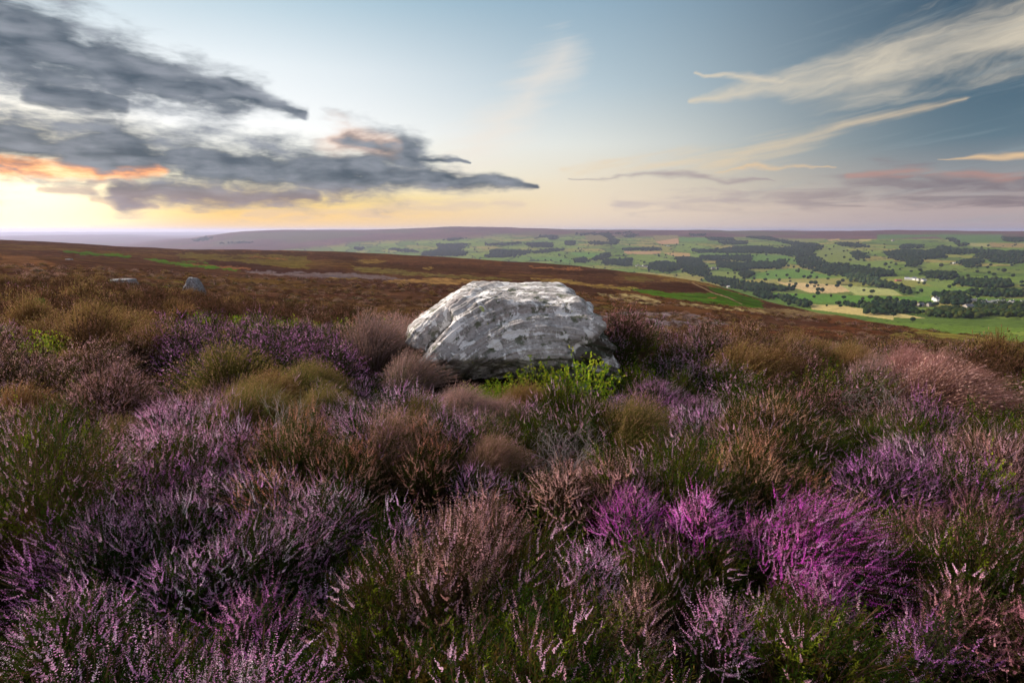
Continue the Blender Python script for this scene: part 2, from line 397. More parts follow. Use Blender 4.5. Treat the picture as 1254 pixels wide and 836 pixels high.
# ------------------------------------------------------------------ sky
wd = bpy.data.worlds.new('World'); SC.world = wd; wd.use_nodes = True; wd.node_tree.nodes.clear(); t = NT(wd.node_tree)
wo = t.new('ShaderNodeOutputWorld'); D = t.new('ShaderNodeTexCoord').outputs['Generated']
sx = t.new('ShaderNodeSeparateXYZ'); t.put(sx.inputs[0], D); X, Y, Z = sx.outputs
AZN = t.m('MULTIPLY', t.m('ARCTAN2', X, Y), 57.2958); ELN = t.m('MULTIPLY', t.m('ARCSINE', Z), 57.2958)
P = t.comb(AZN, ELN)
f_el = t.mr(ELN, 0., 60., 0., 1., False); f_el = t.m('POWER', f_el, .5)
def e(x): return (x/60)**.5
left = t.ramp(f_el, [(0, lin(238,200,160)), (e(1.5), lin(255,206,104)), (e(3), lin(255,222,122)), (e(5), lin(255,249,222)), (e(9), lin(254,254,252)), (e(14), lin(232,239,242)), (e(20), lin(172,200,214)), (1, lin(150,162,174))])
mid = t.ramp(f_el, [(0, lin(226,205,190)), (e(2), lin(236,216,190)), (e(4.5), lin(232,218,194)), (e(8), lin(222,224,217)), (e(13), lin(182,199,207)), (e(20), lin(142,170,188)), (1, lin(150,162,174))])
right = t.ramp(f_el, [(0, lin(172,155,162)), (e(2), lin(180,163,160)), (e(4), lin(146,145,147)), (e(7), lin(88,112,126)), (e(12), lin(58,88,107)), (e(20), lin(44,70,90)), (1, lin(150,160,172))])
azs = t.m('ABSOLUTE', AZN)
g1 = t.mix(t.mr(AZN, -26., 12.), left, mid); sky = t.mix(t.mr(AZN, 4., 40.), g1, right)
sky = t.mix(t.mr(azs, 60., 120.), sky, t.ramp(f_el, [(0, lin(200,180,180)), (.3, lin(202,188,186)), (1, lin(165,172,182))]))
GA, GE = azel(10, 222)
gd = t.vm('LENGTH', t.vm('MULTIPLY', t.vm('SUBTRACT', P, (GA, GE, 0)), (.55, 1, 1)), None, 1)
sky = t.mix(t.mr(gd, 8.5, 0., 0, .9), sky, (1.7, 1.45, .95))
def seg(u1, v1, u2, v2, r1, r2=None, vec=None):
    r2 = r2 or r1; a1, e1 = azel(u1, v1); a2, e2 = azel(u2, v2); dx, dy = a2-a1, e2-e1; L = dx*dx+dy*dy
    rel = t.vm('SUBTRACT', vec or P, (a1, e1, 0)); h = t.m('DIVIDE', t.vm('DOT_PRODUCT', rel, (dx, dy, 0), 1), L, clamp=True)
    d = t.vm('SUBTRACT', rel, t.vm('SCALE', (dx, dy, 0), h)); d = t.vm('MULTIPLY', d, (.62, 1, 1)) if abs(dx) < 1 else d
    dist = t.vm('LENGTH', d, None, 1); rad = t.m('ADD', t.m('MULTIPLY', h, (r2-r1)*.078), r1*.078)
    return t.m('SUBTRACT', 1., t.m('DIVIDE', dist, rad))
def union(*ms):
    o = ms[0]
    for x in ms[1:]: o = t.m('MAXIMUM', o, x)
    return o
def over(f, colr):
    global sky; sky = t.mix(f, sky, colr)
Pn = t.vm('MULTIPLY', P, (1., 2.1, 1.))
wv = t.vm('SUBTRACT', t.noise(Pn, .22, 3, .5, out=1), (.5, .5, .5))
Pw = t.vm('ADD', P, t.vm('MULTIPLY', wv, (3.2, 1.8, 0)))
# high cirrus on the right
def rot(p, deg, sxx, syy):
    mp = t.new('ShaderNodeMapping', vector_type='POINT'); t.put(mp.inputs[0], p); mp.inputs['Rotation'].default_value = (0, 0, math.radians(deg)); 
    return t.vm('MULTIPLY', mp.outputs[0], (sxx, syy, 1))
ci = t.noise(rot(Pw, -12, .11, .6), 1., 5, .6, .5); ci2 = t.noise(rot(P, -9, .05, .9), 1.3, 4, .62, .3)
mk = union(seg(845,124,1050,92,4,36, Pw), seg(1050,92,1300,22,38,56, Pw), seg(850,92,990,102,2, 11, Pw))
d_ci = t.mr(t.m('ADD', t.m('MULTIPLY', mk, 1.15), t.m('MULTIPLY', t.m('SUBTRACT', ci, .5), 2.3)), .0, 1.4)
over(t.m('MULTIPLY', d_ci, .88), lin(214,202,180))
mk = union(seg(690,208,900,192,10,22, Pw), seg(900,192,1185,116,22,4, Pw))
d_c2 = t.mr(t.m('ADD', t.m('MULTIPLY', mk, .7), t.m('MULTIPLY', t.m('SUBTRACT', ci2, .5), 2.6)), .0, 1.5)
over(t.m('MULTIPLY', d_c2, .85), lin(232,205,165))
over(t.m('MULTIPLY', t.mr(ci2, .5, .75), t.mr(AZN, 8., 34., 0, .28)), lin(150,165,170))
mk = union(seg(600,170,690,70,40,28, Pw), seg(560,200,620,150,40,40,Pw))
over(t.m('MULTIPLY', t.mr(t.m('ADD', mk, t.m('MULTIPLY', t.m('SUBTRACT', ci2, .5), 2.)), -.3, 1.5), .6), lin(238,226,212))
# low mauve band and dusky streaks
lo = t.noise(t.vm('MULTIPLY', P, (.16, 1.1, 1)), 1.1, 4, .6, .6)
lo_n = t.m('MULTIPLY', t.m('SUBTRACT', lo, .5), 2.4)
mk = union(seg(760,250,1050,238,14,24, Pw), seg(1040,225,1320,228,26,34, Pw))
over(t.m('MULTIPLY', t.mr(t.m('ADD', t.m('MULTIPLY', mk, .8), lo_n), .1, 1.), .8), t.mix(t.mr(AZN, 10., 40.), lin(196,180,176), lin(112,98,108)))
over(t.m('MULTIPLY', t.mr(t.m('ADD', seg(1040,212,1254,212,8,10, Pw), lo_n), .3, 1.2), .55), lin(190,140,125))
over(t.m('MULTIPLY', t.mr(t.m('ADD', union(seg(700,217,830,215,1.5,8, Pw), seg(830,215,950,218,8,1.5, Pw)), t.m('MULTIPLY', lo_n, .8)), .0, 1.3), .75), lin(158,142,146))
over(t.m('MULTIPLY', t.mr(t.m('ADD', union(seg(1140,196,1300,184,1,9, Pw), seg(870,208,960,203,1,5,Pw), seg(960,203,1030,202,5,1,Pw)), t.m('MULTIPLY', lo_n, .8)), .1, 1.5), .9), lin(230,194,148))
over(t.m('MULTIPLY', t.mr(t.m('ADD', seg(300,262,640,250,12,12, Pw), lo_n), .2, 1.1), .4), lin(205,182,180))
# dark cumulus banks on the left
Pc = t.vm('ADD', t.vm('MULTIPLY', P, (.62, 2.0, 1.)), t.vm('MULTIPLY', wv, (1.6, 1.2, 0)))
cn = t.noise(Pc, .40, 4, .50, 0.); cn2 = t.noise(t.vm('ADD', Pc, (-.5, -1.3, 0)), .40, 2, .5, 0.); fine = t.noise(Pc, 2.1, 4, .6)
mA = union(seg(-80,10,60,62,58,50, Pw), seg(50,60,180,100,46,32, Pw), seg(160,96,300,118,30,20, Pw), seg(290,116,375,140,18,4, Pw), seg(60,110,140,125,20,14, Pw))
mB = union(seg(-80,168,120,186,34,34, Pw), seg(110,186,330,206,34,34, Pw), seg(330,208,470,212,34,30, Pw), seg(460,210,655,228,25,3, Pw), seg(424,172,505,192,20,24, Pw), seg(150,238,380,240,16,10, Pw), seg(510,190,575,197,7,1.5,Pw))
mC = union(seg(50,234,110,233,7,6, Pw), seg(110,222,170,226,7,6, Pw), seg(110,247,190,255,6,5,Pw))
den = t.m('ADD', union(mA, mB), t.m('ADD', t.m('MULTIPLY', t.m('SUBTRACT', cn, .39), 2.3), t.m('MULTIPLY', t.m('SUBTRACT', fine, .5), .55)))
dC = t.mr(t.m('ADD', mC, t.m('MULTIPLY', t.m('SUBTRACT', cn, .5), 2.)), .0, .8)
cov = t.mr(den, -.35, .95)
lit = t.mr(t.m('ADD', t.m('SUBTRACT', cn, cn2), t.m('MULTIPLY', t.m('SUBTRACT', fine, .5), .10)), -.26, .32)
body = t.mix(lit, lin(62,80,96), lin(142,149,160))
body = t.mix(t.mr(den, .05, .8, .45, 0.), body, lin(160,170,180))
body = t.mix(t.mr(ELN, 4.6, 2.6, 0., .55), body, lin(176,152,150))
body = t.mix(t.m('MULTIPLY', t.mr(seg(412,166,478,178,30,18, Pw), 0., .7), t.mr(den, 1.5, .2, 0, .95)), body, lin(240,205,184))
body = t.mix(t.m('MULTIPLY', t.mr(t.m('ADD', seg(-90,205,190,210,15,10, Pw), t.m('MULTIPLY', t.m('SUBTRACT', fine, .5), .8)), 0., .8, 0, .95), t.mr(den, 1.25, .25)), body, (1.7, .52, .05))
over(t.m('MULTIPLY', dC, .7), lin(205,172,150))
over(t.m('MULTIPLY', cov, .96), body)
ns = t.new('ShaderNodeTexSky', sky_type='NISHITA', sun_disc=False)
SUN_AZ, SUN_EL = -62.0, 26.0
ns.sun_elevation = math.radians(SUN_EL); ns.sun_rotation = math.radians(SUN_AZ); ns.altitude = 350; ns.dust_density = 2.
b1 = t.new('ShaderNodeBackground'); b2 = t.new('ShaderNodeBackground'); ad = t.new('ShaderNodeAddShader')
t.put(b1.inputs[0], sky); b1.inputs[1].default_value = .68; t.put(b2.inputs[0], t.mix(cov, ns.outputs[0], (0, 0, 0))); b2.inputs[1].default_value = .006
t.l.new(b1.outputs[0], ad.inputs[0]); t.l.new(b2.outputs[0], ad.inputs[1]); t.l.new(ad.outputs[0], wo.inputs[0])
wd.cycles.sampling_method = 'MANUAL'; wd.cycles.sample_map_resolution = 512

sl = bpy.data.lights.new('sun', 'SUN'); sl.energy = 5.0; sl.angle = math.radians(7); sl.color = (1., .84, .69)
so = bpy.data.objects.new('sun', sl); COL.objects.link(so)
a, el = math.radians(SUN_AZ), math.radians(SUN_EL)
so.rotation_euler = (-Vector((math.sin(a)*math.cos(el), math.cos(a)*math.cos(el), math.sin(el)))).to_track_quat('-Z', 'Y').to_euler()

# ------------------------------------------------------------------ haze in the air over the valley
zb = float(ZG.min())-1.; zt = max(float(ZG.max())+12, 60)
hz = bmesh.new(); bmesh.ops.create_cube(hz, size=1.); bmesh.ops.scale(hz, vec=(72000, 72000, zt-zb), verts=hz.verts); bmesh.ops.translate(hz, vec=(0, 0, (zt+zb)/2), verts=hz.verts)
me = bpy.data.meshes.new('haze'); hz.to_mesh(me); hz.free()
m, t, out = material('haze'); pv = t.new('ShaderNodeVolumePrincipled'); pv.inputs['Color'].default_value = (.64, .69, 1., 1); pv.inputs['Density'].default_value = 5.2e-5
pv.inputs['Anisotropy'].default_value = .32; t.l.new(pv.outputs[0], out.inputs['Volume']); me.materials.append(m)
if not globals().get('NOHAZE'): tag(obj('haze', me), 'pale bluish evening haze in the air over the valley', 'haze', kind='stuff')

vs = SC.view_settings; vs.view_transform = 'Standard'; vs.look = 'None'; vs.gamma = 1; vs.use_curve_mapping = False; vs.exposure = .56
cy = SC.cycles; cy.max_bounces = 3; cy.diffuse_bounces = 2; cy.use_adaptive_sampling = True; cy.adaptive_threshold = .03; cy.glossy_bounces = 2; cy.transmission_bounces = 3; cy.volume_bounces = 0; cy.use_denoising = True
cy.caustics_reflective = cy.caustics_refractive = False

# ------------------------------------------------------------------ rocks
def ico(n):
    b = bmesh.new(); bmesh.ops.create_icosphere(b, subdivisions=n, radius=1.)
    V = np.array([v.co[:] for v in b.verts]); Fc = np.array([[v.index for v in f.verts] for f in b.faces]); b.free(); return V, Fc
def n3d(p, sc, o=4, s=0):        # cheap 3D-ish noise from three planes
    x, y, z = (p*sc).T
    return (fbm(x+z*.37, y-z*.71, o, s)+fbm(y+x*.31, z+x*.53, o, s+3)+fbm(z-y*.43, x+y*.67, o, s+6))/3-.5
def rock(D, planes, p=14, rough=.05, seed=0):
    D = D/np.linalg.norm(D, axis=1)[:, None]; acc = 0
    for n, h in planes:
        n = np.array(n, float); n /= np.linalg.norm(n)
        acc = acc+np.maximum(D@n, 1e-4)**p/h**p
    return D*(acc**(-1/p))[:, None]
def stone_material(name, dark=True):
    m, t, out = material(name); bs = t.new('ShaderNodeBsdfPrincipled'); P = t.new('ShaderNodeTexCoord').outputs['Object']
    at = t.new('ShaderNodeAttribute', attribute_name='col')
    st = t.new('ShaderNodeSeparateColor'); t.put(st.inputs[0], at.outputs['Color'])     # R strata coordinate, G growth plus painted shade on lower faces, groove and notch
    nA = t.noise(P, 3.2, 6, .6); nB = t.noise(P, 22., 5, .7); nC = t.noise(P, 70., 3, .6); nL = t.noise(P, 6.2, 5, .6, .6); nS = t.noise(P, 13., 4, .6, .4); nY = t.noise(t.vm('ADD', P, (7, 3, 1)), 5.5, 4, .55)
    band = t.noise(t.comb(t.m('MULTIPLY', st.outputs[0], 34.), t.m('MULTIPLY', nA, 2.5)), 1., 5, .65)
    base = t.mix(t.mr(nA, .35, .65), (.37, .355, .365), (.49, .475, .48))
    base = t.mix(t.mr(band, .5, .62, 0, .5), base, (.17, .14, .12))
    base = t.mix(t.mr(band, .34, .48, .4, 0.), base, (.36, .27, .25))
    base = t.mix(t.m('MULTIPLY', t.mr(nB, .52, .62), t.mr(nA, .62, .40, .15, .8)), base, (.12, .14, .12))
    base = t.mix(t.m('MULTIPLY', t.mr(nB, .47, .38), t.mr(nA, .38, .6, .2, .85)), base, (.70, .70, .72))
    gl = t.noise(t.vm('ADD', P, (2, 9, 4)), 6.5, 5, .62)
    base = t.mix(t.mr(gl, .54, .61, 0, .8), base, (.085, .105, .055))
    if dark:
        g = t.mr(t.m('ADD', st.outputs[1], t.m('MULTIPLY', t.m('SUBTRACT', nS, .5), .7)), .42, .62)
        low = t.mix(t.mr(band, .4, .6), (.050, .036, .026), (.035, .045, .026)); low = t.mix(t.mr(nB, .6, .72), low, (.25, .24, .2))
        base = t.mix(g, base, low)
    wl = t.mr(nL, .535, .55); 
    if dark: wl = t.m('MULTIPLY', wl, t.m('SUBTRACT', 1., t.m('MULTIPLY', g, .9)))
    base = t.mix(wl, base, t.mix(t.mr(nC, .3, .7), (.74, .74, .76), (.86, .86, .88)))
    ws = t.mr(nS, .60, .63); 
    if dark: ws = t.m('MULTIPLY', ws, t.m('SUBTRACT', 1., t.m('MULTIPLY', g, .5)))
    base = t.mix(ws, base, (.76, .76, .77))
    base = t.mix(t.mr(nY, .69, .705), base, (.46, .50, .20))
    t.put(bs.inputs['Base Color'], base); bs.inputs['Roughness'].default_value = .85; bs.inputs['Specular IOR Level'].default_value = .3
    bp = t.new('ShaderNodeBump'); bp.inputs['Strength'].default_value = 1.; bp.inputs['Distance'].default_value = .02
    hh = t.m('ADD', t.m('MULTIPLY', nC, .35), t.m('ADD', nB, t.m('MULTIPLY', band, .8))); hh = t.m('ADD', hh, t.m('MULTIPLY', wl, .25))
    t.put(bp.inputs['Height'], hh); t.put(bs.inputs['Normal'], bp.outputs[0]); t.l.new(bs.outputs[0], out.inputs[0]); return m
MST = stone_material('gritstone')
def seg_d(px, pz, a, b):
    ax, az = a; bx, bz = b; dx, dz = bx-ax, bz-az; h = np.clip(((px-ax)*dx+(pz-az)*dz)/(dx*dx+dz*dz), 0, 1)
    return np.hypot(px-ax-h*dx, pz-az-h*dz)
V, Fc = ico(8)
V = V*np.array([1., .95, .62])
P = rock(V, [((.02,-.06,1),.47), ((-.55,0,.83),.655), ((-.92,-.05,.40),.90), ((-.63,-.12,-.76),.60), ((.60,0,.80),.745), ((.95,0,.30),.92),
  ((.03,-.80,.60),.60), ((-.50,-.68,.52),.80), ((.02,-.62,-.78),.47), ((.70,-.70,.1),1.02), ((.45,-.85,-.5),.92), ((0,1,.15),.85), ((0,0,-1),.62), ((-.2,-.55,.83),.60)], p=42)
beta = np.interp(P[:, 0], [-1., -.4, .2, 1], [.85, .62, .2, -.12])
sc_ = P[:, 2]*np.cos(beta)-P[:, 0]*np.sin(beta)+.12*P[:, 1]+.05*n3d(P, 1.5, 3, 5)
Nn = P/np.linalg.norm(P, axis=1)[:, None]
lay = (fbm(sc_*13, P[:, 0]*1.1, 4, 9)-.5); lay2 = fbm(sc_*36, P[:, 0]*2.2, 3, 19)-.5
dsp = .16*n3d(P, 1.3, 4, 2)+.08*n3d(P, 5, 4, 8)+.04*n3d(P, 18, 3, 12)+lay*.11+lay2*.04
fr = step(.1, -.35, P[:, 1])
g1_ = seg_d(P[:, 0], P[:, 2], (-.56, .30), (-.84, -.02)); dsp -= .16*fr*np.exp(-(g1_/.055)**2)
g2_ = seg_d(P[:, 0], P[:, 2], (-.2, .40), (.95, .34)); dsp -= .03*np.exp(-(g2_/.03)**2)
g3_ = seg_d(P[:, 0], P[:, 2], (.62, .06), (1.0, .16)); dsp -= .10*fr*np.exp(-(g3_/.07)**2)
P = P+Nn*dsp[:, None]
gr_shade = .5+.5*np.clip((.0-(P[:, 2]+.23)+.55*np.clip(-P[:, 0]-.45, -.3, .6))/.25, -1, 1)
gr_shade = gr_shade*step(-.05, .25, -P[:, 1]+.2*0); gr_shade = np.maximum(gr_shade, .9*np.exp(-(seg_d(P[:, 0], P[:, 2], (.66, -.02), (.97, .08))/.11)**4)); gr_shade = np.maximum(gr_shade, .62*np.exp(-(g1_/.06)**2)*fr)  # growth low down, with shade painted there and into groove and notch
colr = np.stack([sc_*.5+.5, gr_shade, gr_shade*0], 1)
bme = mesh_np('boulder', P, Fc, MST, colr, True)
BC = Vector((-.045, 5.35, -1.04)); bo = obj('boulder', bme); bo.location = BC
tag(bo, 'big pale gritstone boulder patched with white lichen, standing alone in the heather', 'boulder')

def small_rock(u, v, wpx, hpx, planes, label, seed, name='stone', group=None):
    x, y, z = ground_at(u, v); d = math.hypot(x, y); s = wpx*d/F/2; sz = hpx*d/F
    V, Fc = ico(5); P = rock(V, planes, 16); dd = .22*n3d(P+seed, 1.6, 4, seed)+.09*n3d(P+seed, 6, 3, seed)+.12*(fbm(P[:, 2]*7-P[:, 0]*5, P[:, 0], 3, seed)-.5)
    P = P*(1+dd)[:, None]; P[:, 2] = P[:, 2]*sz/s; c_ = np.stack([P[:, 2]*.3+.5, P[:, 0]*0+.2, P[:, 0]*0], 1)
    o = obj(name, mesh_np(name, P*s, Fc, MSS, c_, True)); o.location = (x, y, z-.05*sz); tag(o, label, 'stone', group); return o
MSS = stone_material('weathered_gritstone', False)
for n_ in MSS.node_tree.nodes:
    if n_.type == 'BSDF_PRINCIPLED':
        l_ = n_.inputs[0].links[0].from_socket; tt = NT(MSS.node_tree); tt.put(n_.inputs[0], tt.mix(1., l_, (.42, .42, .45), 'MULTIPLY'))
pk = [((-.79,0,.61),.74), ((.66,0,.75),.82), ((0,-.7,.6),.6), ((1,0,-.1),.85), ((-1,0,-.1),.95), ((0,1,.2),.7), ((0,0,-1),.4), ((.1,0,1),.80), ((.3,-1,0),.8)]
fl = [((0,0,1),.5), ((.3,-.8,.6),.8), ((-1,0,.3),.95), ((1,0,.3),.95), ((0,1,.2),.8), ((0,0,-1),.5), ((-.5,-.7,.4),.85)]
small_rock(237, 361, 24, 24, pk, 'small grey pointed standing stone rising from brown heather, far left of the boulder', 3, 'standing_stone')
small_rock(150, 350, 24, 15, fl, 'low flat grey slab lying in brown heather, left of the pointed standing stone', 11, 'slab')
small_rock(84, 318, 6, 2, fl, 'tiny grey rock on the far brown moor slope', 21, 'stone')
small_rock(652, 343, 0, 0, fl, '', 0) if False else None
small_rock(697, 474, 52, 16, fl, 'low pale stone half buried among green leaves in front of the boulder', 31, 'stone')

# ------------------------------------------------------------------ heather and other moor plants
def leaf_material(name, rough=.75, trans=.35, sat=1.):
    m, t, out = material(name); at = t.new('ShaderNodeAttribute', attribute_name='col'); oi = t.new('ShaderNodeObjectInfo')
    hs = t.new('ShaderNodeHueSaturation'); t.put(hs.inputs['Color'], at.outputs['Color']); t.put(hs.inputs['Value'], t.mr(oi.outputs['Random'], 0., 1., .72, 1.25, False))
    t.put(hs.inputs['Hue'], t.mr(t.m('FRACT', t.m('MULTIPLY', oi.outputs['Random'], 7.3)), 0., 1., .485, .512, False)); hs.inputs['Saturation'].default_value = sat
    d = t.new('ShaderNodeBsdfDiffuse'); tr = t.new('ShaderNodeBsdfTranslucent'); mx = t.new('ShaderNodeMixShader'); mx.inputs[0].default_value = trans
    t.put(d.inputs[0], hs.outputs[0]); t.put(tr.inputs[0], hs.outputs[0]); t.l.new(d.outputs[0], mx.inputs[1]); t.l.new(tr.outputs[0], mx.inputs[2]); t.l.new(mx.outputs[0], out.inputs[0]); return m
ML = leaf_material('heather_foliage'); MB = leaf_material('heather_blossom', trans=.4)

class Acc:
    def __init__(s): s.v = []; s.c = []; s.n = 0
    def diamonds(s, pos, o, side, l, w, colr):      # one pointed leaf or floret each
        n = len(pos); l = np.broadcast_to(l, n)[:, None]; w = np.broadcast_to(w, n)[:, None]
        v = np.stack([pos, pos+o*l*.55+side*w, pos+o*l, pos+o*l*.55-side*w], 1)
        s.v.append(v.reshape(-1, 3)); s.c.append(np.repeat(colr, 4, 0)); s.n += n
    def strips(s, A, B, wa, wb, side, colr):
        n = len(A); wa = np.broadcast_to(wa, n)[:, None]; wb = np.broadcast_to(wb, n)[:, None]
        v = np.stack([A-side*wa, A+side*wa, B+side*wb, B-side*wb], 1)
        s.v.append(v.reshape(-1, 3)); s.c.append(np.repeat(colr, 4, 0)); s.n += n
    def mesh(s, name, mat):
        if not s.v: return None
        V = np.concatenate(s.v); Cc = np.concatenate(s.c)
        return mesh_np(name, V, np.arange(len(V)).reshape(-1, 4), mat, Cc)
def unit(a): return a/(np.linalg.norm(a, axis=-1, keepdims=True)+1e-9)
def jit(c_, n, g, amt=.25):
    c_ = np.atleast_2d(np.array(c_, float)); k = g.integers(0, len(c_), n)
    return np.clip(c_[k]*(1+amt*(g.random((n, 1))*2-1)), 0, 1)

KINDS = {   # bloom colours, bloom length share, share of sprigs in bloom, leaf colours, shape
 'pink':    dict(fl=[(.95,.45,.76),(.88,.38,.72),(.97,.62,.84)], sp=.42, fr=.95, lf=[(.026,.048,.008),(.04,.05,.012)]),
 'lilac':   dict(fl=[(.88,.48,.78),(.94,.62,.86),(.74,.34,.68)], sp=.36, fr=.62, lf=[(.022,.046,.008),(.034,.056,.010)]),
 'magenta': dict(fl=[(.95,.22,.84),(.82,.12,.76),(.97,.42,.90),(.86,.28,.66)], sp=.5, fr=1., lf=[(.05,.06,.02)]),
 'violet':  dict(fl=[(.64,.24,.60),(.76,.38,.66),(.48,.16,.48)], sp=.38, fr=.75, lf=[(.04,.05,.02),(.03,.045,.015)]),
 'dusky':   dict(fl=[(.66,.37,.38),(.74,.46,.44),(.52,.27,.24),(.62,.36,.46)], sp=.40, fr=.85, lf=[(.075,.065,.022),(.06,.04,.02)]),
 'rose':    dict(fl=[(.60,.25,.32),(.50,.20,.26),(.68,.34,.40)], sp=.40, fr=.85, lf=[(.06,.05,.02)]),
 'rust':    dict(fl=[(.66,.36,.27),(.60,.28,.17),(.74,.44,.35)], sp=.35, fr=.7, lf=[(.06,.065,.015),(.05,.07,.012)]),
 'green':   dict(fl=[(.70,.40,.58),(.62,.34,.44),(.76,.48,.64)], sp=.24, fr=.22, lf=[(.13,.18,.014),(.035,.068,.009),(.065,.075,.010),(.022,.05,.008),(.085,.06,.014),(.02,.04,.008)]),
 'brown':   dict(fl=[(.20,.10,.07),(.26,.13,.10)], sp=.3, fr=.6, lf=[(.055,.035,.018),(.08,.045,.02)]),
}
def bez(b, c_, e_, t): t = t[..., None]; return b*(1-t)**2+2*c_*t*(1-t)+e_*t*t
DIM = {0: (.20, .25, .62), 1: (.28, .34, .80), 2: (.30, .36, 1.)}
def gen_bush(kind, lod, seed, R=None, H=None, wind=.0, S0=None):
    R = R or DIM[lod][0]; H = H or DIM[lod][1]; kz = DIM[lod][2]
    k = KINDS[kind]; g = np.random.default_rng(seed*31+lod*7+sum(map(ord, kind)))
    S, sides, nf, nl, fs = [(130, 4, 14, 18, 1.), (70, 3, 8, 9, 1.75), (36, 2, 6, 5, 3.0)][lod]
    if S0: S = S0
    fs *= kz
    if kind == 'magenta': S, nf = int(S*(1.6 if wind > .4 else 1.4)), int(nf*1.2)
    rr = np.sqrt((np.arange(S)+.5)/S)*(1+.08*g.standard_normal(S)); an = np.arange(S)*2.39996+.4*g.standard_normal(S)
    lump = 1+.16*np.sin(an*2+seed)+.12*np.sin(an*3+seed*2.1)
    tip = np.stack([R*rr*np.cos(an)*lump, R*rr*np.sin(an)*lump, H*(1-.72*rr**2.)*(1+.10*g.standard_normal(S))], 1)
    base = tip*np.array([.22, .22, 0])+g.standard_normal((S, 3))*np.array([.02, .02, 0]); base[:, 2] = -.04
    ctl = base*.55+tip*.45; ctl[:, 2] = tip[:, 2]*.62
    tip[:, 0] += wind*H*(.6+.5*g.random(S)); tip[:, 2] -= abs(wind)*H*.18
    F_, B_ = Acc(), Acc()
    for q_ in range(6 if lod < 2 else 3):                # woody stems
        n_ = 6 if lod < 2 else 3; t0 = np.full(S, q_/n_); t1 = np.full(S, (q_+1)/n_); A, B = bez(base, ctl, tip, t0), bez(base, ctl, tip, t1)
        side = unit(np.cross(B-A, g.standard_normal((S, 3)))); w = .0022*fs**.6
        F_.strips(A, B, w*(1-.6*t0), w*(1-.6*t1), side, jit([(.11,.065,.045),(.08,.05,.035)], S, g))
    b0, b1, b2 = [base], [ctl], [tip]; main = [np.ones(S, bool)]; par = [np.arange(S)]
    for s_ in range(sides):
        t0 = .35+.5*g.random(S); p0 = bez(base, ctl, tip, t0); tg = unit(bez(base, ctl, tip, np.minimum(t0+.1, 1))-p0)
        d = unit(tg+.8*unit(np.cross(tg, g.standard_normal((S, 3))))); L = (.075+.06*g.random(S))[:, None]*(1+.15*lod)*kz
        b0.append(p0); b1.append(p0+d*L*.5); b2.append(p0+d*L+np.array([0, 0, .02])); main.append(np.zeros(S, bool)); par.append(np.arange(S))
    b0, b1, b2 = map(np.concatenate, (b0, b1, b2)); main = np.concatenate(main); par = np.concatenate(par); n = len(b0)
    bloomS = g.random(S) < k['fr']; bloom = bloomS[par] & (g.random(n) < .93)
    Ls = np.linalg.norm(b2-b0, axis=1); spl = np.minimum(k['sp']*.24*kz*(.7+.6*g.random(n)), Ls*.8)   # spike length
    tone = 1+.28*(g.random(S)*2-1); flc = jit(k['fl'], S, g, .05)*tone[:, None]; lfc = jit(k['lf'], S, g, .25)
    def along(cnt, lo, hi, sel):
        idx = np.repeat(np.nonzero(sel)[0], cnt); u = np.tile((np.arange(cnt)+.5)/cnt, sel.sum())+g.random(len(idx))*.6/cnt
        t = lo[idx]+(hi[idx]-lo[idx])*u; p = bez(b0[idx], b1[idx], b2[idx], t); tg = unit(bez(b0[idx], b1[idx], b2[idx], np.minimum(t+.05, 1.05))-p+1e-6)
        return idx, u, p, tg
    tl = np.where(bloom, 1-spl/Ls, 1.); start = np.where(main, .25, .0)
    idx, u, p, tg = along(nl, start, tl, np.ones(n, bool)); o = unit(unit(np.cross(tg, g.standard_normal(tg.shape)))+tg*.9); sd = unit(np.cross(o, tg)+.3*g.standard_normal(tg.shape))
    F_.diamonds(p, o, sd, (.012+.008*g.random(len(p)))*fs**.8, .0022*fs**1.1, jit([(1, 1, 1)], len(p), g, .25)*lfc[par[idx]])
    idx, u, p, tg = along(nf, tl, np.full(n, 1.02), bloom)
    for rep in range(2 if lod == 0 else 1):
        o = unit(unit(np.cross(tg, g.standard_normal(tg.shape)))+tg*.35); sd = unit(np.cross(o, tg)+.4*g.standard_normal(tg.shape)); tp = (1.15-.75*u)*fs
        B_.diamonds(p, o, sd, .0066*tp, .0029*tp, np.clip(jit([(1, 1, 1)], len(p), g, .22)*flc[par[idx]]*(1+.12*(rep)), 0, .95))
    return F_, B_
def gen_bilberry(lod, seed, R=.26, H=.30):
    g = np.random.default_rng(seed+400); S, nl, fs = [(90, 26, 1.), (50, 14, 1.4), (24, 8, 2.2)][lod]
    rr = np.sqrt((np.arange(S)+.5)/S); an = np.arange(S)*2.39996+.4*g.standard_normal(S)
    tip = np.stack([R*rr*np.cos(an), R*rr*np.sin(an), H*(1-.5*rr**2)*(1+.16*g.standard_normal(S))], 1); base = tip*np.array([.4, .4, 0]); ctl = base*.5+tip*.5
    F_ = Acc()
    for q_ in range(4):
        A, B = bez(base, ctl, tip, np.full(S, q_/4)), bez(base, ctl, tip, np.full(S, (q_+1)/4)); F_.strips(A, B, .0013, .0011, unit(np.cross(B-A, g.standard_normal((S, 3)))), jit([(.10,.14,.03)], S, g))
    idx = np.repeat(np.arange(S), nl); t = .35+.67*g.random(len(idx)); p = bez(base[idx], ctl[idx], tip[idx], t)+g.standard_normal((len(idx), 3))*.006
    o = unit(g.standard_normal((len(idx), 3))+np.array([0, 0, .9])); sd = unit(np.cross(o, g.standard_normal((len(idx), 3))))
    base_c = np.array([(.27,.33,.025),(.19,.29,.02),(.34,.36,.035),(.11,.20,.02)]); F_.diamonds(p, o, sd, (.015+.008*g.random(len(p)))*fs, .0048*fs, jit(base_c, len(p), g, .2))
    return F_, Acc()
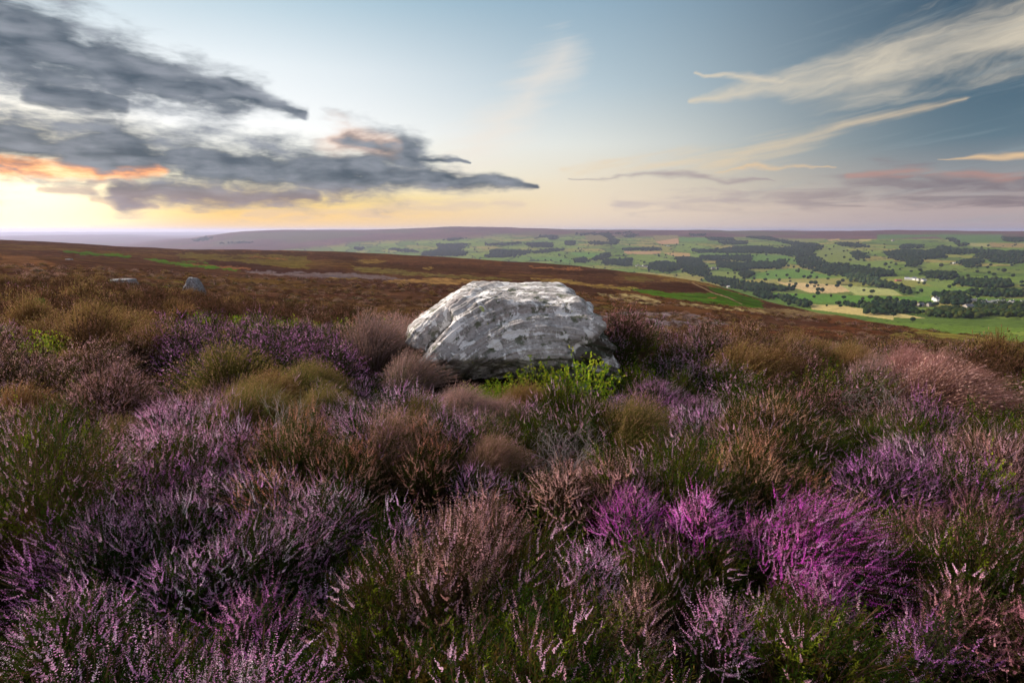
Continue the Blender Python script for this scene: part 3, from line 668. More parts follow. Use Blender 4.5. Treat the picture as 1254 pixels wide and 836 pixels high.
def gen_tuft(kind, lod, seed, R=.30, H=.40, wind=.34):
    pal_ = {'olive': [(.15,.13,.035),(.11,.12,.025),(.19,.15,.06)], 'tan': [(.24,.16,.10),(.16,.12,.05),(.28,.20,.13)], 'rosy': [(.28,.13,.12),(.20,.10,.07),(.34,.17,.17)], 'umber': [(.17,.09,.035),(.23,.13,.06),(.12,.08,.03)], 'mauve': [(.26,.18,.17),(.33,.23,.23),(.16,.12,.08)]}[kind]
    g = np.random.default_rng(seed+900+sum(map(ord, kind))); S, w0 = [(2600, .0011), (1300, .0018), (420, .0034)][lod]
    rr = np.sqrt((np.arange(S)+.5)/S); an = np.arange(S)*2.39996+.5*g.standard_normal(S); lump = 1+.2*np.sin(an*3+seed)+.14*np.sin(an*5+seed*2)+.06*g.standard_normal(S)
    tip = np.stack([R*rr*np.cos(an)*lump, R*rr*np.sin(an)*lump, H*(1-.6*rr**2)*(1+.12*g.standard_normal(S))], 1); base = tip*np.array([.3, .3, 0]); base[:, 2] = -.03; ctl = base*.55+tip*.45; ctl[:, 2] = tip[:, 2]*.75
    dx = wind*H*(.35+.35*g.random(S)); tip[:, 0] += dx; tip[:, 2] -= .25*abs(dx); tip[:, 1] += .1*H*g.standard_normal(S)*abs(wind)
    F_, B_ = Acc(), Acc(); col_ = jit(pal_, S, g, .2); hair = unit(np.cross(tip-base, g.standard_normal((S, 3))))
    n_ = 5
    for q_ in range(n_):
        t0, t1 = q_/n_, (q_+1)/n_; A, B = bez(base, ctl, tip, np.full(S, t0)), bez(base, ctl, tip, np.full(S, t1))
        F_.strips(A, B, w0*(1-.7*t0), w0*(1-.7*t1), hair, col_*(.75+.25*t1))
    sel = np.nonzero(g.random(S) < .6)[0]; idx = np.repeat(sel, 7 if lod == 0 else 4); t = .55+.45*g.random(len(idx)); p = bez(base[idx], ctl[idx], tip[idx], t)
    tg = unit(bez(base[idx], ctl[idx], tip[idx], t+.05)-p); o = unit(tg*1.6+unit(g.standard_normal(tg.shape))); sd = unit(np.cross(o, g.standard_normal(tg.shape)))
    fl_ = [(.48,.29,.28),(.36,.20,.17)] if kind in ('tan', 'rosy', 'mauve') else [(.26,.20,.07),(.32,.19,.12)]
    B_.diamonds(p, o, sd, .011*[1, 1.5, 2.4][lod], .0014*[1, 1.6, 2.6][lod], jit(fl_, len(idx), g, .25)); return F_, B_
def gen_twigs(seed, R=.25, H=.26):
    g = np.random.default_rng(seed+77); F_ = Acc()
    def grow(p, d, L, w, dep):
        n_ = 4
        for _ in range(n_):
            q_ = p+d*L/n_; sd = unit(np.cross(d, g.standard_normal(3)))
            for s_ in (sd, unit(np.cross(d, sd))): F_.strips(p[None], q_[None], w, w*.88, s_[None], jit([(.34,.29,.30),(.25,.22,.21),(.42,.37,.38)], 1, g))
            p = q_; w *= .88; d = unit(d+.30*g.standard_normal(3))
            if dep and g.random() < .8: grow(p, unit(d+.8*g.standard_normal(3)), L*.62, w*.7, dep-1)
    for _ in range(16):
        a_ = g.random()*6.28; grow(np.array([.05*math.cos(a_), .05*math.sin(a_), 0.]), unit(np.array([math.cos(a_)*R*3, math.sin(a_)*R*3, .5+g.random()])), H*1.1, .0042, 3)
    return F_, Acc()
LIB = {}; TUFTS = ('olive', 'tan', 'rosy', 'umber', 'mauve')
def plant(kind, lod, var):
    key = (kind, lod, var)
    if key not in LIB:
        if kind == 'bilberry': a = gen_bilberry(lod, var)
        elif kind == 'twigs': a = gen_twigs(var)
        elif kind in ('olive', 'tan', 'rosy', 'umber', 'mauve'): a = gen_tuft(kind, lod, var)
        elif kind == 'magenta_swept': KINDS['magenta_swept'] = dict(KINDS['magenta']); a = gen_bush('magenta', 0, var+50, wind=.6)
        else: a = gen_bush(kind, lod, var, wind=[.05, .16, .1][var % 3])
        if lod < 2 and (kind == 'bilberry' or kind in TUFTS): pass
        LIB[key] = (a[0].mesh('foliage', ML), a[1].mesh('blossom', MB))
    return LIB[key]

# what grows where, as patches on the ground: (photo u, v, spread u, spread v, kind, weight)
BL = [(60,600,110,60,'green',3),(20,545,40,20,'bilberry',1.3),(290,550,85,32,'pink',4),(205,525,40,20,'pink',2.5),(230,620,80,40,'lilac',3),(400,640,85,75,'lilac',3.5),(400,570,50,18,'rust',2),(140,700,120,50,'green',1.6),
 (150,740,70,40,'lilac',1.6),(330,790,80,45,'violet',2),(60,800,70,40,'lilac',2),(250,700,60,40,'green',1.2),(480,660,40,40,'lilac',2),(480,740,50,60,'green',1.6),(560,640,50,50,'green',2.5),(520,575,50,18,'rust',2.5),
 (590,565,45,25,'tan',1.12),(540,700,60,50,'dusky',1),(630,730,60,40,'pink',2),(690,600,60,30,'dusky',3),(660,640,50,30,'lilac',1.2),(735,720,60,30,'pink',2.5),(760,770,60,40,'dusky',2),(880,790,70,40,'pink',2.5),(780,640,60,25,'magenta',1.2),
 (850,645,35,30,'magenta',1.2),(985,670,60,35,'magenta',1.2),(1040,790,110,50,'green',3.5),(1130,820,60,25,'violet',2.5),(1210,700,50,50,'rose',2.5),(1080,590,60,28,'violet',3.5),(1190,650,60,40,'rose',2),(1130,730,100,60,'green',3.5),
 (1230,790,40,40,'rose',1.4),(925,560,50,50,'rust',2.5),(860,600,50,50,'green',2.2),(790,500,40,40,'violet',2.5),(830,470,35,30,'lilac',3),(810,560,50,40,'green',2),(690,445,55,20,'bilberry',3),(620,465,30,20,'bilberry',2.5),
 (700,530,60,40,'green',1.6),(640,480,45,25,'umber',1.12),(570,510,50,30,'mauve',0.90),(500,445,50,22,'mauve',1.12),(400,520,50,35,'olive',0.99),(330,500,60,35,'olive',1.12),(440,540,50,25,'violet',1.6),(450,480,50,30,'lilac',1.6),(340,430,60,12,'violet',2.5),
 (430,410,40,10,'rust',2.5),(330,408,60,8,'bilberry',2.5),(460,425,30,12,'bilberry',1.5),(240,405,30,10,'violet',1.6),(120,490,80,22,'dusky',3),(180,455,90,20,'rust',1.8),(60,450,80,18,'dusky',2),(100,400,100,22,'umber',0.81),
 (40,425,40,10,'bilberry',1.),(150,390,150,15,'brown',2),(300,385,200,12,'brown',2),(760,410,30,8,'rose',1.),(870,410,80,12,'brown',2),(900,450,60,20,'umber',1.12),(1000,430,100,16,'dusky',1.8),(1120,440,120,18,'umber',0.68),(1130,475,70,30,'rosy',1.35),
 (1050,470,30,25,'mauve',0.90),(1200,450,60,30,'brown',2.5),(1200,540,60,40,'dusky',1.5),(980,530,70,40,'green',1.6),(1000,500,50,25,'rose',1.5),(1130,540,80,30,'green',1.3),(1000,590,50,40,'green',2.),(1210,610,22,18,'bilberry',1.5),(960,610,60,25,'violet',1.)]
KN = sorted({b[4] for b in BL})
def kind_at(u, v, g):
    w = {k_: .0 for k_ in KN}
    for bu, bv, su, sv, k_, ww in BL: w[k_] += ww*math.exp(-.5*(((u-bu)/su)**2+((v-bv)/sv)**2))
    far = v < 400
    for k_, ww in ((('brown', .5), ('umber', .12), ('dusky', .25), ('rust', .06), ('green', .05), ('rose', .06), ('violet', .03)) if far else (('green', .30), ('dusky', .10), ('lilac', .13), ('brown', .08), ('rust', .05), ('violet', .07), ('bilberry', .055), ('pink', .05))): w[k_] = w.get(k_, 0)+ww
    ks = list(w); p = np.array([w[x] for x in ks])**1.35; return ks[g.choice(len(ks), p=p/p.sum())]

# the plants one can tell apart: photo u, v of the middle of the crown, half width in pixels, height factor, kind, name, label, category
NAMED = [
 (960,668,84,1.05,'magenta_swept','heather_bush','largest vivid magenta heather bush, swept to the right by the wind','heather bush'),
 (850,655,42,1.05,'magenta','heather_bush','bright magenta heather dome between the largest magenta bush and the upright magenta spikes','heather bush'),
 (770,648,50,1.05,'magenta','heather_bush','upright spikes of magenta heather, third magenta clump from the right','heather bush'),
 (1005,752,28,.8,'magenta','heather_bush','small magenta heather tuft hanging just below the largest magenta bush','heather bush'),
 (770,528,50,1.1,'olive','heather_bush','olive windblown shrub dome in front of the lilac heather right of the boulder','shrub'),
 (636,482,46,1.,'umber','heather_bush','rusty brown windblown tuft directly in front of the boulder\'s dark underside','shrub'),
 (498,443,46,1.1,'mauve','heather_bush','grey-mauve windblown tuft hiding the lower left corner of the boulder','shrub'),
 (560,505,42,1.,'mauve','heather_bush','soft grey-pink rounded tuft below the foot of the boulder','shrub'),
 (598,572,46,1.,'tan','heather_bush','tan windblown tuft beside the rust tipped heather, below the grey-pink tuft','shrub'),
 (522,585,48,1.1,'rust','heather_bush','rust tipped green heather bush left of the tan windblown tuft','heather bush'),
 (392,508,44,1.1,'olive','heather_bush','olive windblown tuft leaning right, above the pale lilac sprays','shrub'),
 (325,492,46,1.1,'umber','heather_bush','ochre-brown shrub dome left of the leaning olive tuft','shrub'),
 (340,434,40,.9,'violet','heather_bush','low purple windblown heather streak on the left, beneath bright green bilberry','heather bush'),
 (382,430,26,.9,'magenta','heather_bush','small mauve-magenta heather clump at the end of the low purple heather','heather bush'),
 (440,412,30,.9,'rust','heather_bush','orange-rust heather clump at the end of the bilberry strip left of the boulder','heather bush'),
 (718,440,48,1.,'bilberry','bilberry_bush','brightest yellow-green bilberry bush against the boulder\'s lower right face','bilberry bush'),
 (662,452,48,.9,'bilberry','bilberry_bush','yellow-green bilberry bush at the middle of the boulder\'s foot','bilberry bush'),
 (606,468,38,1.,'bilberry','bilberry_bush','bilberry bush beside the dark underside at the left end of the boulder\'s green fringe','bilberry bush'),
 (330,410,34,.9,'bilberry','bilberry_bush','bright green bilberry patch above the low purple heather','bilberry bush'),
 (470,418,24,.9,'bilberry','bilberry_bush','small green bilberry bush beside the left tip of the boulder','bilberry bush'),
 (905,452,50,1.1,'umber','heather_bush','brown windblown shrub dome right of the boulder, on the heather\'s skyline','shrub'),
 (1135,478,70,1.3,'rosy','heather_bush','large dusky rose windblown shrub on the right, in front of the brown moor','shrub'),
 (1062,470,34,1.3,'mauve','heather_bush','grey-mauve feathery tuft touching the left side of the large rose shrub','shrub'),
 (925,565,50,1.2,'rust','heather_bush','orange-brown tipped heather bush midway between the boulder and the right edge','heather bush'),
 (795,498,42,1.,'violet','heather_bush','violet heather sprays just right of the boulder, above the olive dome','heather bush'),
 (842,468,36,1.1,'lilac','heather_bush','white and lilac flecked green heather right of the boulder','heather bush'),
 (1080,600,58,1.,'violet','heather_bush','dark heather bush dotted with bright violet bloom, above the dark hollow on the right','heather bush'),
 (1190,650,44,1.,'rose','heather_bush','rose-brown heather bush beside the lone yellow-green bilberry on the right','heather bush'),
 (1210,612,22,1.1,'bilberry','bilberry_bush','lone yellow-green bilberry sprig near the right edge','bilberry bush'),
 (55,600,90,1.3,'green','heather_bush','broad dark green and gold dome of heather filling the left edge','heather bush'),
 (285,560,60,1.1,'pink','heather_bush','dense pale pink heather in full bloom, the palest bush on the left','heather bush'),
 (205,560,44,1.,'pink','heather_bush','pink heather bush between the dark green dome and the palest pink bush','heather bush'),
 (240,640,56,1.,'lilac','heather_bush','lilac heather sprays below the palest pink bush','heather bush'),
 (400,640,60,1.1,'lilac','heather_bush','tall pale lilac sprays, widest lilac bush left of the middle','heather bush'),
 (405,572,34,1.,'rust','heather_bush','salmon tipped heather behind the tall pale lilac sprays','heather bush'),
 (482,668,34,1.,'lilac','heather_bush','small upright lilac heather right of the tall lilac sprays','heather bush'),
 (690,610,56,1.,'dusky','heather_bush','pale brown-pink faded heather bush left of the upright magenta spikes','heather bush'),
 (598,652,26,.9,'dusky','heather_bush','small round tuft of faded beige bloom alone in dark green heather','heather bush'),
 (715,725,56,1.,'pink','heather_bush','pale pink heather spikes below the upright magenta spikes','heather bush'),
 (770,785,56,1.,'dusky','heather_bush','brown-pink heather mound at the bottom, below the pale pink spikes','heather bush'),
 (880,795,50,1.,'pink','heather_bush','pink-white heather spikes at the bottom, left of the dark hollow','heather bush'),
 (90,790,60,1.,'lilac','heather_bush','violet-white heather sprays in the bottom left corner','heather bush'),
 (310,790,54,1.,'violet','heather_bush','purple heather mound at the bottom, left of the middle','heather bush'),
 (1135,815,44,1.,'violet','heather_bush','violet heather mound at the bottom right','heather bush'),
 (1215,705,40,1.,'rose','heather_bush','dusky rose heather spikes against the right edge, lower than the bilberry sprig','heather bush'),
 (130,490,56,1.,'dusky','heather_bush','pale pink-beige rounded heather dome on the left, midway up the heather','heather bush'),
 (22,505,34,1.1,'umber','heather_bush','brown windblown tuft at the left edge','shrub'),
 (232,407,24,.9,'violet','heather_bush','small purple heather clump below the pointed standing stone','heather bush'),
 (85,452,30,.9,'umber','heather_bush','low brown windblown tuft above the pink-beige dome','shrub'),
 (435,535,34,1.,'lilac','heather_bush','mauve heather clump just right of the leaning olive tuft','heather bush'),
 (768,408,22,1.0,'magenta','heather_bush','small magenta heather clump behind the right end of the boulder','heather bush'),
 (850,402,28,.9,'brown','heather_bush','dark brown heather clump on the skyline beyond the small magenta clump','heather bush'),
 (1060,525,36,1.,'twigs','dead_heather','bare grey twiggy heather skeleton below the large rose shrub','dead shrub'),
 (350,552,28,1.,'twigs','dead_heather','bare grey dead twigs poking out behind the palest pink bush','dead shrub'),
 (690,572,36,.8,'twigs','dead_heather','tangle of bare grey twigs between the olive dome and the faded bush','dead shrub'),
]
FIX = {'brightest yellow-green': (4.15, .36), 'yellow-green bilberry bush at the middle': (4.05, .30), 'bilberry bush beside': (3.95, .20), 'rusty brown windblown tuft directly': (3.5, .26), 'grey-mauve windblown tuft hiding': (4.35, .34)}
placed = []; GRP = {'heather bush': 'heather bushes on the moor', 'shrub': 'windblown shrubs on the moor', 'bilberry bush': 'bilberry bushes on the moor', 'dead shrub': 'dead grey heather twigs'}
for i, (u, v, rp, hf, kind, name, label, cat) in enumerate(NAMED):
    H = .27
    for _ in range(3):
        x, y, z = ground_at(u, v, dz=.62*H); d = math.sqrt(x*x+y*y+z*z); R = rp*d/F; H = min(max(R*1.15, .20), .42)*hf
    fx_ = [f for k_, f in FIX.items() if label.startswith(k_)]
    if fx_: y = fx_[0][0]; x = (u-W0/2)/F*(y*CP+1.2*SP); d = math.hypot(y, 1.2); R = rp*d/F; H = fx_[0][1]
    lod = 0 if d < 4.2 else 1 if d < 12 else 2
    if kind in KINDS or kind == 'magenta_swept':
        if lod < 2:
            a_ = gen_bush('magenta' if kind == 'magenta_swept' else kind, lod, i+60, R=R, H=H, wind=.6 if kind == 'magenta_swept' else .1, S0=int(min(420, max(60, [120, 66][lod]*(R/DIM[lod][0])**2*1.15)))); fo, blm = a_[0].mesh('foliage', ML), a_[1].mesh('blossom', MB); s = zs = 1.
        else: fo, blm = plant(kind, lod, i % 2); s = R/.30; zs = H/.36
    else:
        fo, blm = plant(kind, lod, i % 2); s = R/(.25 if kind == 'twigs' else .26 if kind == 'bilberry' else .30); zs = H/(.26 if kind == 'twigs' else .30 if kind == 'bilberry' else .40)
    rt = empty(name, (x, y, float(height(x, y))-.02+(.09 if lod < 2 and not fx_ else 0.)), random.uniform(-.5, .5))
    rt.scale = (s, s, zs)
    obj('foliage' if kind != 'twigs' else 'twigs', fo, rt)
    if blm: obj('blossom' if kind not in ('umber', 'olive') else 'seed_heads', blm, rt)
    tag(rt, label, cat, GRP[cat]); placed.append((x, y, R))

# bright fern on the left and scattered fresh shoots
def fern(u, v, hp, label):
    x, y, z = ground_at(u, v, dz=.1); d = math.hypot(x, y); H = hp*d/F; g = np.random.default_rng(int(u)); A = Acc(); n = 26
    t = np.linspace(0, 1, n); sp = np.stack([.25*H*t**2*1.1, 0*t, H*t*(1-.12*t)], 1); A.strips(sp[:-1], sp[1:], .004, .003, np.tile([[1., 0, 0]], (n-1, 1)), jit([(.12,.2,.03)], n-1, g))
    for i in range(5, n-1, 2):
        L = H*.42*math.sin(math.pi*min(1, (i/n))**.8)+.02
        for sg in (-1, 1):
            m_ = 12; q_ = np.linspace(.05, 1, m_); dirv = unit(np.array([sg*.9, .35*sg*0-.3, .35])); pp = sp[i]+dirv*L*q_[:, None]+np.array([0, 0, -.15*L])*q_[:, None]**2
            for s2 in (-1, 1):
                o = unit(np.tile(dirv*.5+np.array([0, .2, s2*.8]), (m_, 1))+.1*g.standard_normal((m_, 3))); A.diamonds(pp, o, np.tile(dirv, (m_, 1)), L*.16*(1-q_*.8)+.004, L*.03+.001, jit([(.14,.34,.05),(.2,.4,.07)], m_, g))
    rt = empty('bracken_fern', (x, y, float(height(x, y))+.18)); obj('frond', A.mesh('frond', ML), rt); tag(rt, label, 'fern')
fern(47, 408, 34, 'single bright green bracken fern standing in dark heather at far left')

# the rest of the heather, too many plants to count
def near_line(x, y):
    dx, dy = x-BC.x, y-BC.y; return (dx/1.0)**2+(dy/.9)**2 < 1
pts, idx, rots, scs = [], [], [], []; g = np.random.default_rng(11); vlist = []; vmap = {}
def want(kind, lod, var):
    key = (kind, lod, var)
    if key not in vmap: vmap[key] = len(vlist); vlist.append(key)
    return vmap[key]
def scatter(r0, r1, sp, lod, smin, smax, half, hz=1., side=False):
    n = int(r1/sp)+1; gx, gy = np.meshgrid(np.arange(-n, n+1)*sp, np.arange(-n, n+1)*sp); gx = gx.ravel(); gy = gy.ravel()*1.
    gx = gx+g.uniform(-.45, .45, len(gx))*sp; gy = gy+g.uniform(-.45, .45, len(gy))*sp; r = np.hypot(gx, gy); a_ = np.abs(np.arctan2(gx, gy))
    k = (r >= r0) & (r < r1) & (a_ < half)
    if side: k &= a_ > math.radians(66)
    gx, gy = gx[k], gy[k]; gz = height(gx, gy)
    uu, vv = project(gx, gy, gz+.2)
    for x, y, z, u, v in zip(gx, gy, gz, uu, vv):
        if near_line(x, y): continue
        edge = np.interp(math.atan2(x, y), AZC, R_E)*1.15
        if math.hypot(x, y) > edge: continue
        if any((x-px)**2+(y-py)**2 < (pr*.86)**2 for px, py, pr in placed): continue
        cs = .62 if lod == 0 else .95 if lod == 1 else 1.5; best = (9., 0, 0, 0)
        for ci_ in (-1, 0, 1):
            for cj_ in (-1, 0, 1):
                qx, qy = math.floor(x/cs)+ci_, math.floor(y/cs)+cj_; gh = random.Random(qx*7919+qy*104729+lod); ox_, oy_ = (qx+gh.random())*cs, (qy+gh.random())*cs; dd = math.hypot(x-ox_, y-oy_)/cs
                if dd < best[0]: best = (dd, ox_, oy_, qx*7919+qy*104729+lod)
        dd, ox_, oy_, sd_ = best; gc = np.random.default_rng(abs(sd_)+3)
        if g.random() < .3: gc = g
        uo, vo = project(np.array(ox_), np.array(oy_), height(ox_, oy_)+.2)
        kind = kind_at(.5*(u+float(uo)), .5*(v+float(vo)), gc) if y > .3 else g.choice(['green', 'dusky', 'lilac'])
        s = g.uniform(smin, smax)
        if kind == 'bilberry' or kind in TUFTS: s *= DIM[lod][0]/.30*(.9 if kind == 'bilberry' else 1.1)
        mound = 1.12-.5*min(dd, .9)**1.7; lift = (.17 if lod == 0 else .24 if lod == 1 else .2)*(.55-(min(dd, .85)/.62)**2*.9)
        if abs(x-BC.x) < 1.15 and 2.9 < y < BC.y+.5: lift = min(lift, 0)
        if dd > .58 and g.random() < .45: continue
        rz = g.uniform(-.9, .9); lx, ly = (x-ox_)/cs*1.05, (y-oy_)/cs*1.05; lx, ly = lx*math.cos(rz)+ly*math.sin(rz), -lx*math.sin(rz)+ly*math.cos(rz)
        hs = s*mound*(.78+.5*float(vnoise(np.array(x/.9), np.array(y/.9), 8)))
        if abs(x-BC.x) < 1.05 and 3.2 < y < BC.y: hs = min(hs, .62-.30*min(1, (y-3.2)/.6))
        else: hs *= g.uniform(.9, 1.15)
        if math.hypot(x, y) < .9: hs *= .8
        pts.append((x, y, z-.03+lift)); idx.append(want(kind, lod, int(g.integers(0, 2)))); rots.append((-ly+g.uniform(-.1, .1), lx+g.uniform(-.1, .1), rz)); scs.append((s, s, hs*hz))
scatter(.5, 4.2, .165, 0, .8, 1.15, math.radians(62)); scatter(4.2, 12.5, .27, 1, .8, 1.25, math.radians(58)); scatter(12.5, 42, .46, 2, 1., 1.6, math.radians(54)); scatter(.7, 4, .34, 1, .8, 1.1, 3.3, side=True)
def gn_stuff(name, coll, pts, idx, rots, scs, label, cat):
    me = bpy.data.meshes.new(name); me.vertices.add(len(pts)); me.vertices.foreach_set('co', np.array(pts, np.float32).ravel())
    for nm, ty, arr, f_ in (('pick', 'INT', np.array(idx, np.int32), 'value'), ('turn', 'FLOAT_VECTOR', np.array(rots, np.float32).ravel(), 'vector'), ('size', 'FLOAT_VECTOR', np.array(scs, np.float32).ravel(), 'vector')):
        me.attributes.new(nm, ty, 'POINT').data.foreach_set(f_, arr)
    o = obj(name, me); ng = bpy.data.node_groups.new(name, 'GeometryNodeTree'); ng.interface.new_socket('Geometry', in_out='INPUT', socket_type='NodeSocketGeometry'); ng.interface.new_socket('Geometry', in_out='OUTPUT', socket_type='NodeSocketGeometry')
    N = ng.nodes; gi = N.new('NodeGroupInput'); go = N.new('NodeGroupOutput'); ip = N.new('GeometryNodeInstanceOnPoints'); ci_ = N.new('GeometryNodeCollectionInfo'); ci_.inputs['Collection'].default_value = coll
    ci_.inputs['Separate Children'].default_value = True; ci_.inputs['Reset Children'].default_value = True; ip.inputs['Pick Instance'].default_value = True
    def na_(n_, ty): a_ = N.new('GeometryNodeInputNamedAttribute'); a_.data_type = ty; a_.inputs[0].default_value = n_; return a_.outputs[0]
    L = ng.links; L.new(gi.outputs[0], ip.inputs['Points']); L.new(ci_.outputs[0], ip.inputs['Instance']); L.new(na_('pick', 'INT'), ip.inputs['Instance Index'])
    er = N.new('FunctionNodeEulerToRotation'); L.new(na_('turn', 'FLOAT_VECTOR'), er.inputs[0]); L.new(er.outputs[0], ip.inputs['Rotation']); L.new(na_('size', 'FLOAT_VECTOR'), ip.inputs['Scale']); L.new(ip.outputs[0], go.inputs[0])
    md = o.modifiers.new('scatter', 'NODES'); md.node_group = ng; tag(o, label, cat, kind='stuff'); return o
def library(name, keys):
    lib = bpy.data.collections.new(name)
    for i, key in enumerate(keys):
        cc_ = bpy.data.collections.new('%s_%03d' % (name, i)); lib.children.link(cc_)
        for nm, me in zip(('foliage', 'blossom'), plant(*key)):
            if me: cc_.objects.link(bpy.data.objects.new(nm, me))
    return lib
gn_stuff('heather_carpet', library('plants', vlist), pts, idx, rots, scs, 'dense carpet of purple, pink, green and brown heather covering the moor top', 'heather')
# low tussocks on the open moor beyond
pts2, idx2, rots2, scs2 = [], [], [], []; v2 = [(k_, 2, 0) for k_ in ('brown', 'umber', 'rust', 'green', 'tan', 'dusky')]
n = 9000; rr = np.exp(g.uniform(math.log(18), math.log(190), n)); aa = g.uniform(-.82, .82, n); xx, yy = rr*np.sin(aa), rr*np.cos(aa); zz = height(xx, yy); cl = fbm(xx/7, yy/14, 3, 5)
ed_ = np.interp(aa, AZC, R_E)
for x, y, z, r_, c_, e_ in zip(xx, yy, zz, rr, cl, ed_):
    if r_ < e_*1.05 or c_ < .38: continue
    pts2.append((x, y, z-.12)); idx2.append(int(g.choice(6, p=[.5, .16, .12, .06, .08, .08]))); rots2.append((0, 0, g.uniform(0, 6))); s = g.uniform(.7, 1.5)*(1+r_/110); scs2.append((s, s, s*g.uniform(.35, .7)))
gn_stuff('moor_tussocks', library('tussocks', v2), pts2, idx2, rots2, scs2, 'low brown tussocks and heather scattered over the open moor slope', 'tussocks')

# ------------------------------------------------------------------ valley: woods, field trees, farms and village
def tree_material(name):
    m, t, out = material(name); at = t.new('ShaderNodeAttribute', attribute_name='col'); oi = t.new('ShaderNodeObjectInfo'); P = t.new('ShaderNodeNewGeometry').outputs['Position']
    cc = t.mix(1., at.outputs['Color'], t.ramp(t.noise(P, .6, 3, .6), [(.3, (.55,.55,.55)), (.7, (1.5,1.5,1.4))]), 'MULTIPLY')
    d = t.new('ShaderNodeBsdfDiffuse'); t.put(d.inputs[0], cc); t.l.new(d.outputs[0], out.inputs[0]); return m
MT = tree_material('broadleaf_crown'); mk_, t, out = material('bark'); d = t.new('ShaderNodeBsdfDiffuse'); d.inputs[0].default_value = (.06, .045, .035, 1); t.l.new(d.outputs[0], out.inputs[0]); MBK = mk_
def crown(seed, n=2, tall=1., leaves=70):
    g = np.random.default_rng(seed); V, Fc = ico(n); V = V*(1+.55*n3d(V+seed, 1.7, 3, seed))[:, None]*(1+.35*n3d(V+seed*2, 4, 2, seed+1))[:, None]; V[:, 2] = np.where(V[:, 2] < 0, V[:, 2]*.75, V[:, 2])
    V = V*np.array([1, 1, .95*tall])
    if leaves:
        p = unit(g.standard_normal((leaves, 3)))*np.array([1, 1, .95*tall])*(.85+.25*g.random((leaves, 1))); a = unit(g.standard_normal((leaves, 3)))*.13; b = unit(g.standard_normal((leaves, 3)))*.13
        L = np.stack([p-a, p+b, p+a], 1).reshape(-1, 3); Fc = np.concatenate([Fc, np.arange(len(L)).reshape(-1, 3)+len(V)]); V = np.concatenate([V, L])
    return V, Fc
CR = [crown(s, 1, [1, 1.15, .9, 1.3][s % 4], 10) for s in range(8)]
GT = [(.012,.026,.011), (.018,.033,.012), (.014,.030,.016), (.026,.038,.012)]
VALN = (VG > 276) & (RG > RC_G*1.1)
def wood(pts, label, spc=10., hh=(11, 17), tint=(1, 1, 1), keep=1., seed=0, rmin=None):
    g = np.random.default_rng(seed+5); pu = [p[0] for p in pts]; pv = [p[1] for p in pts]
    sel = inpoly(UG, VG, pts) & (RG > (rmin or 700))
    if not sel.any(): return None
    xs, ys = XG[sel], YG[sel]; r0 = RG[sel].min(); spc = max(spc, r0/300)
    gx, gy = np.meshgrid(np.arange(xs.min(), xs.max()+spc, spc), np.arange(ys.min(), ys.max()+spc, spc*1.15)); gx = gx.ravel(); gy = gy.ravel()
    gx = gx+g.uniform(-.5, .5, len(gx))*spc; gy = gy+g.uniform(-.5, .5, len(gy))*spc; gz = height(gx, gy); u, v = project(gx, gy, gz)
    k = inpoly(u+g.normal(0, 1.6, len(u)), v+g.normal(0, .55, len(u)), pts) & (g.random(len(gx)) < keep); gx, gy, gz = gx[k], gy[k], gz[k]
    if len(gx) > 2600: kk = g.random(len(gx)) < 2600/len(gx); gx, gy, gz = gx[kk], gy[kk], gz[kk]; spc *= 1.25
    Vs, Fs, Cs, n = [], [], [], 0
    for x, y, z in zip(gx, gy, gz):
        V, Fc = CR[g.integers(8)]; h = g.uniform(*hh); w = h*g.uniform(.36, .5)*max(1, spc/11); a_ = g.uniform(0, 6.28); c_, s_ = math.cos(a_), math.sin(a_)
        Vs.append(np.stack([(V[:, 0]*c_-V[:, 1]*s_)*w+x, (V[:, 0]*s_+V[:, 1]*c_)*w+y, V[:, 2]*h*.5+z+h*.47], 1)); Fs.append(Fc+n); n += len(V)
        Cs.append(np.repeat(np.array([GT[g.integers(4)]])*np.array(tint)*g.uniform(.75, 1.3), len(V), 0))
    if not Vs: return None
    o = obj('wood', mesh_np('wood', np.concatenate(Vs), np.concatenate(Fs), MT, np.concatenate(Cs), False)); tag(o, label, 'wood', kind='stuff'); return o
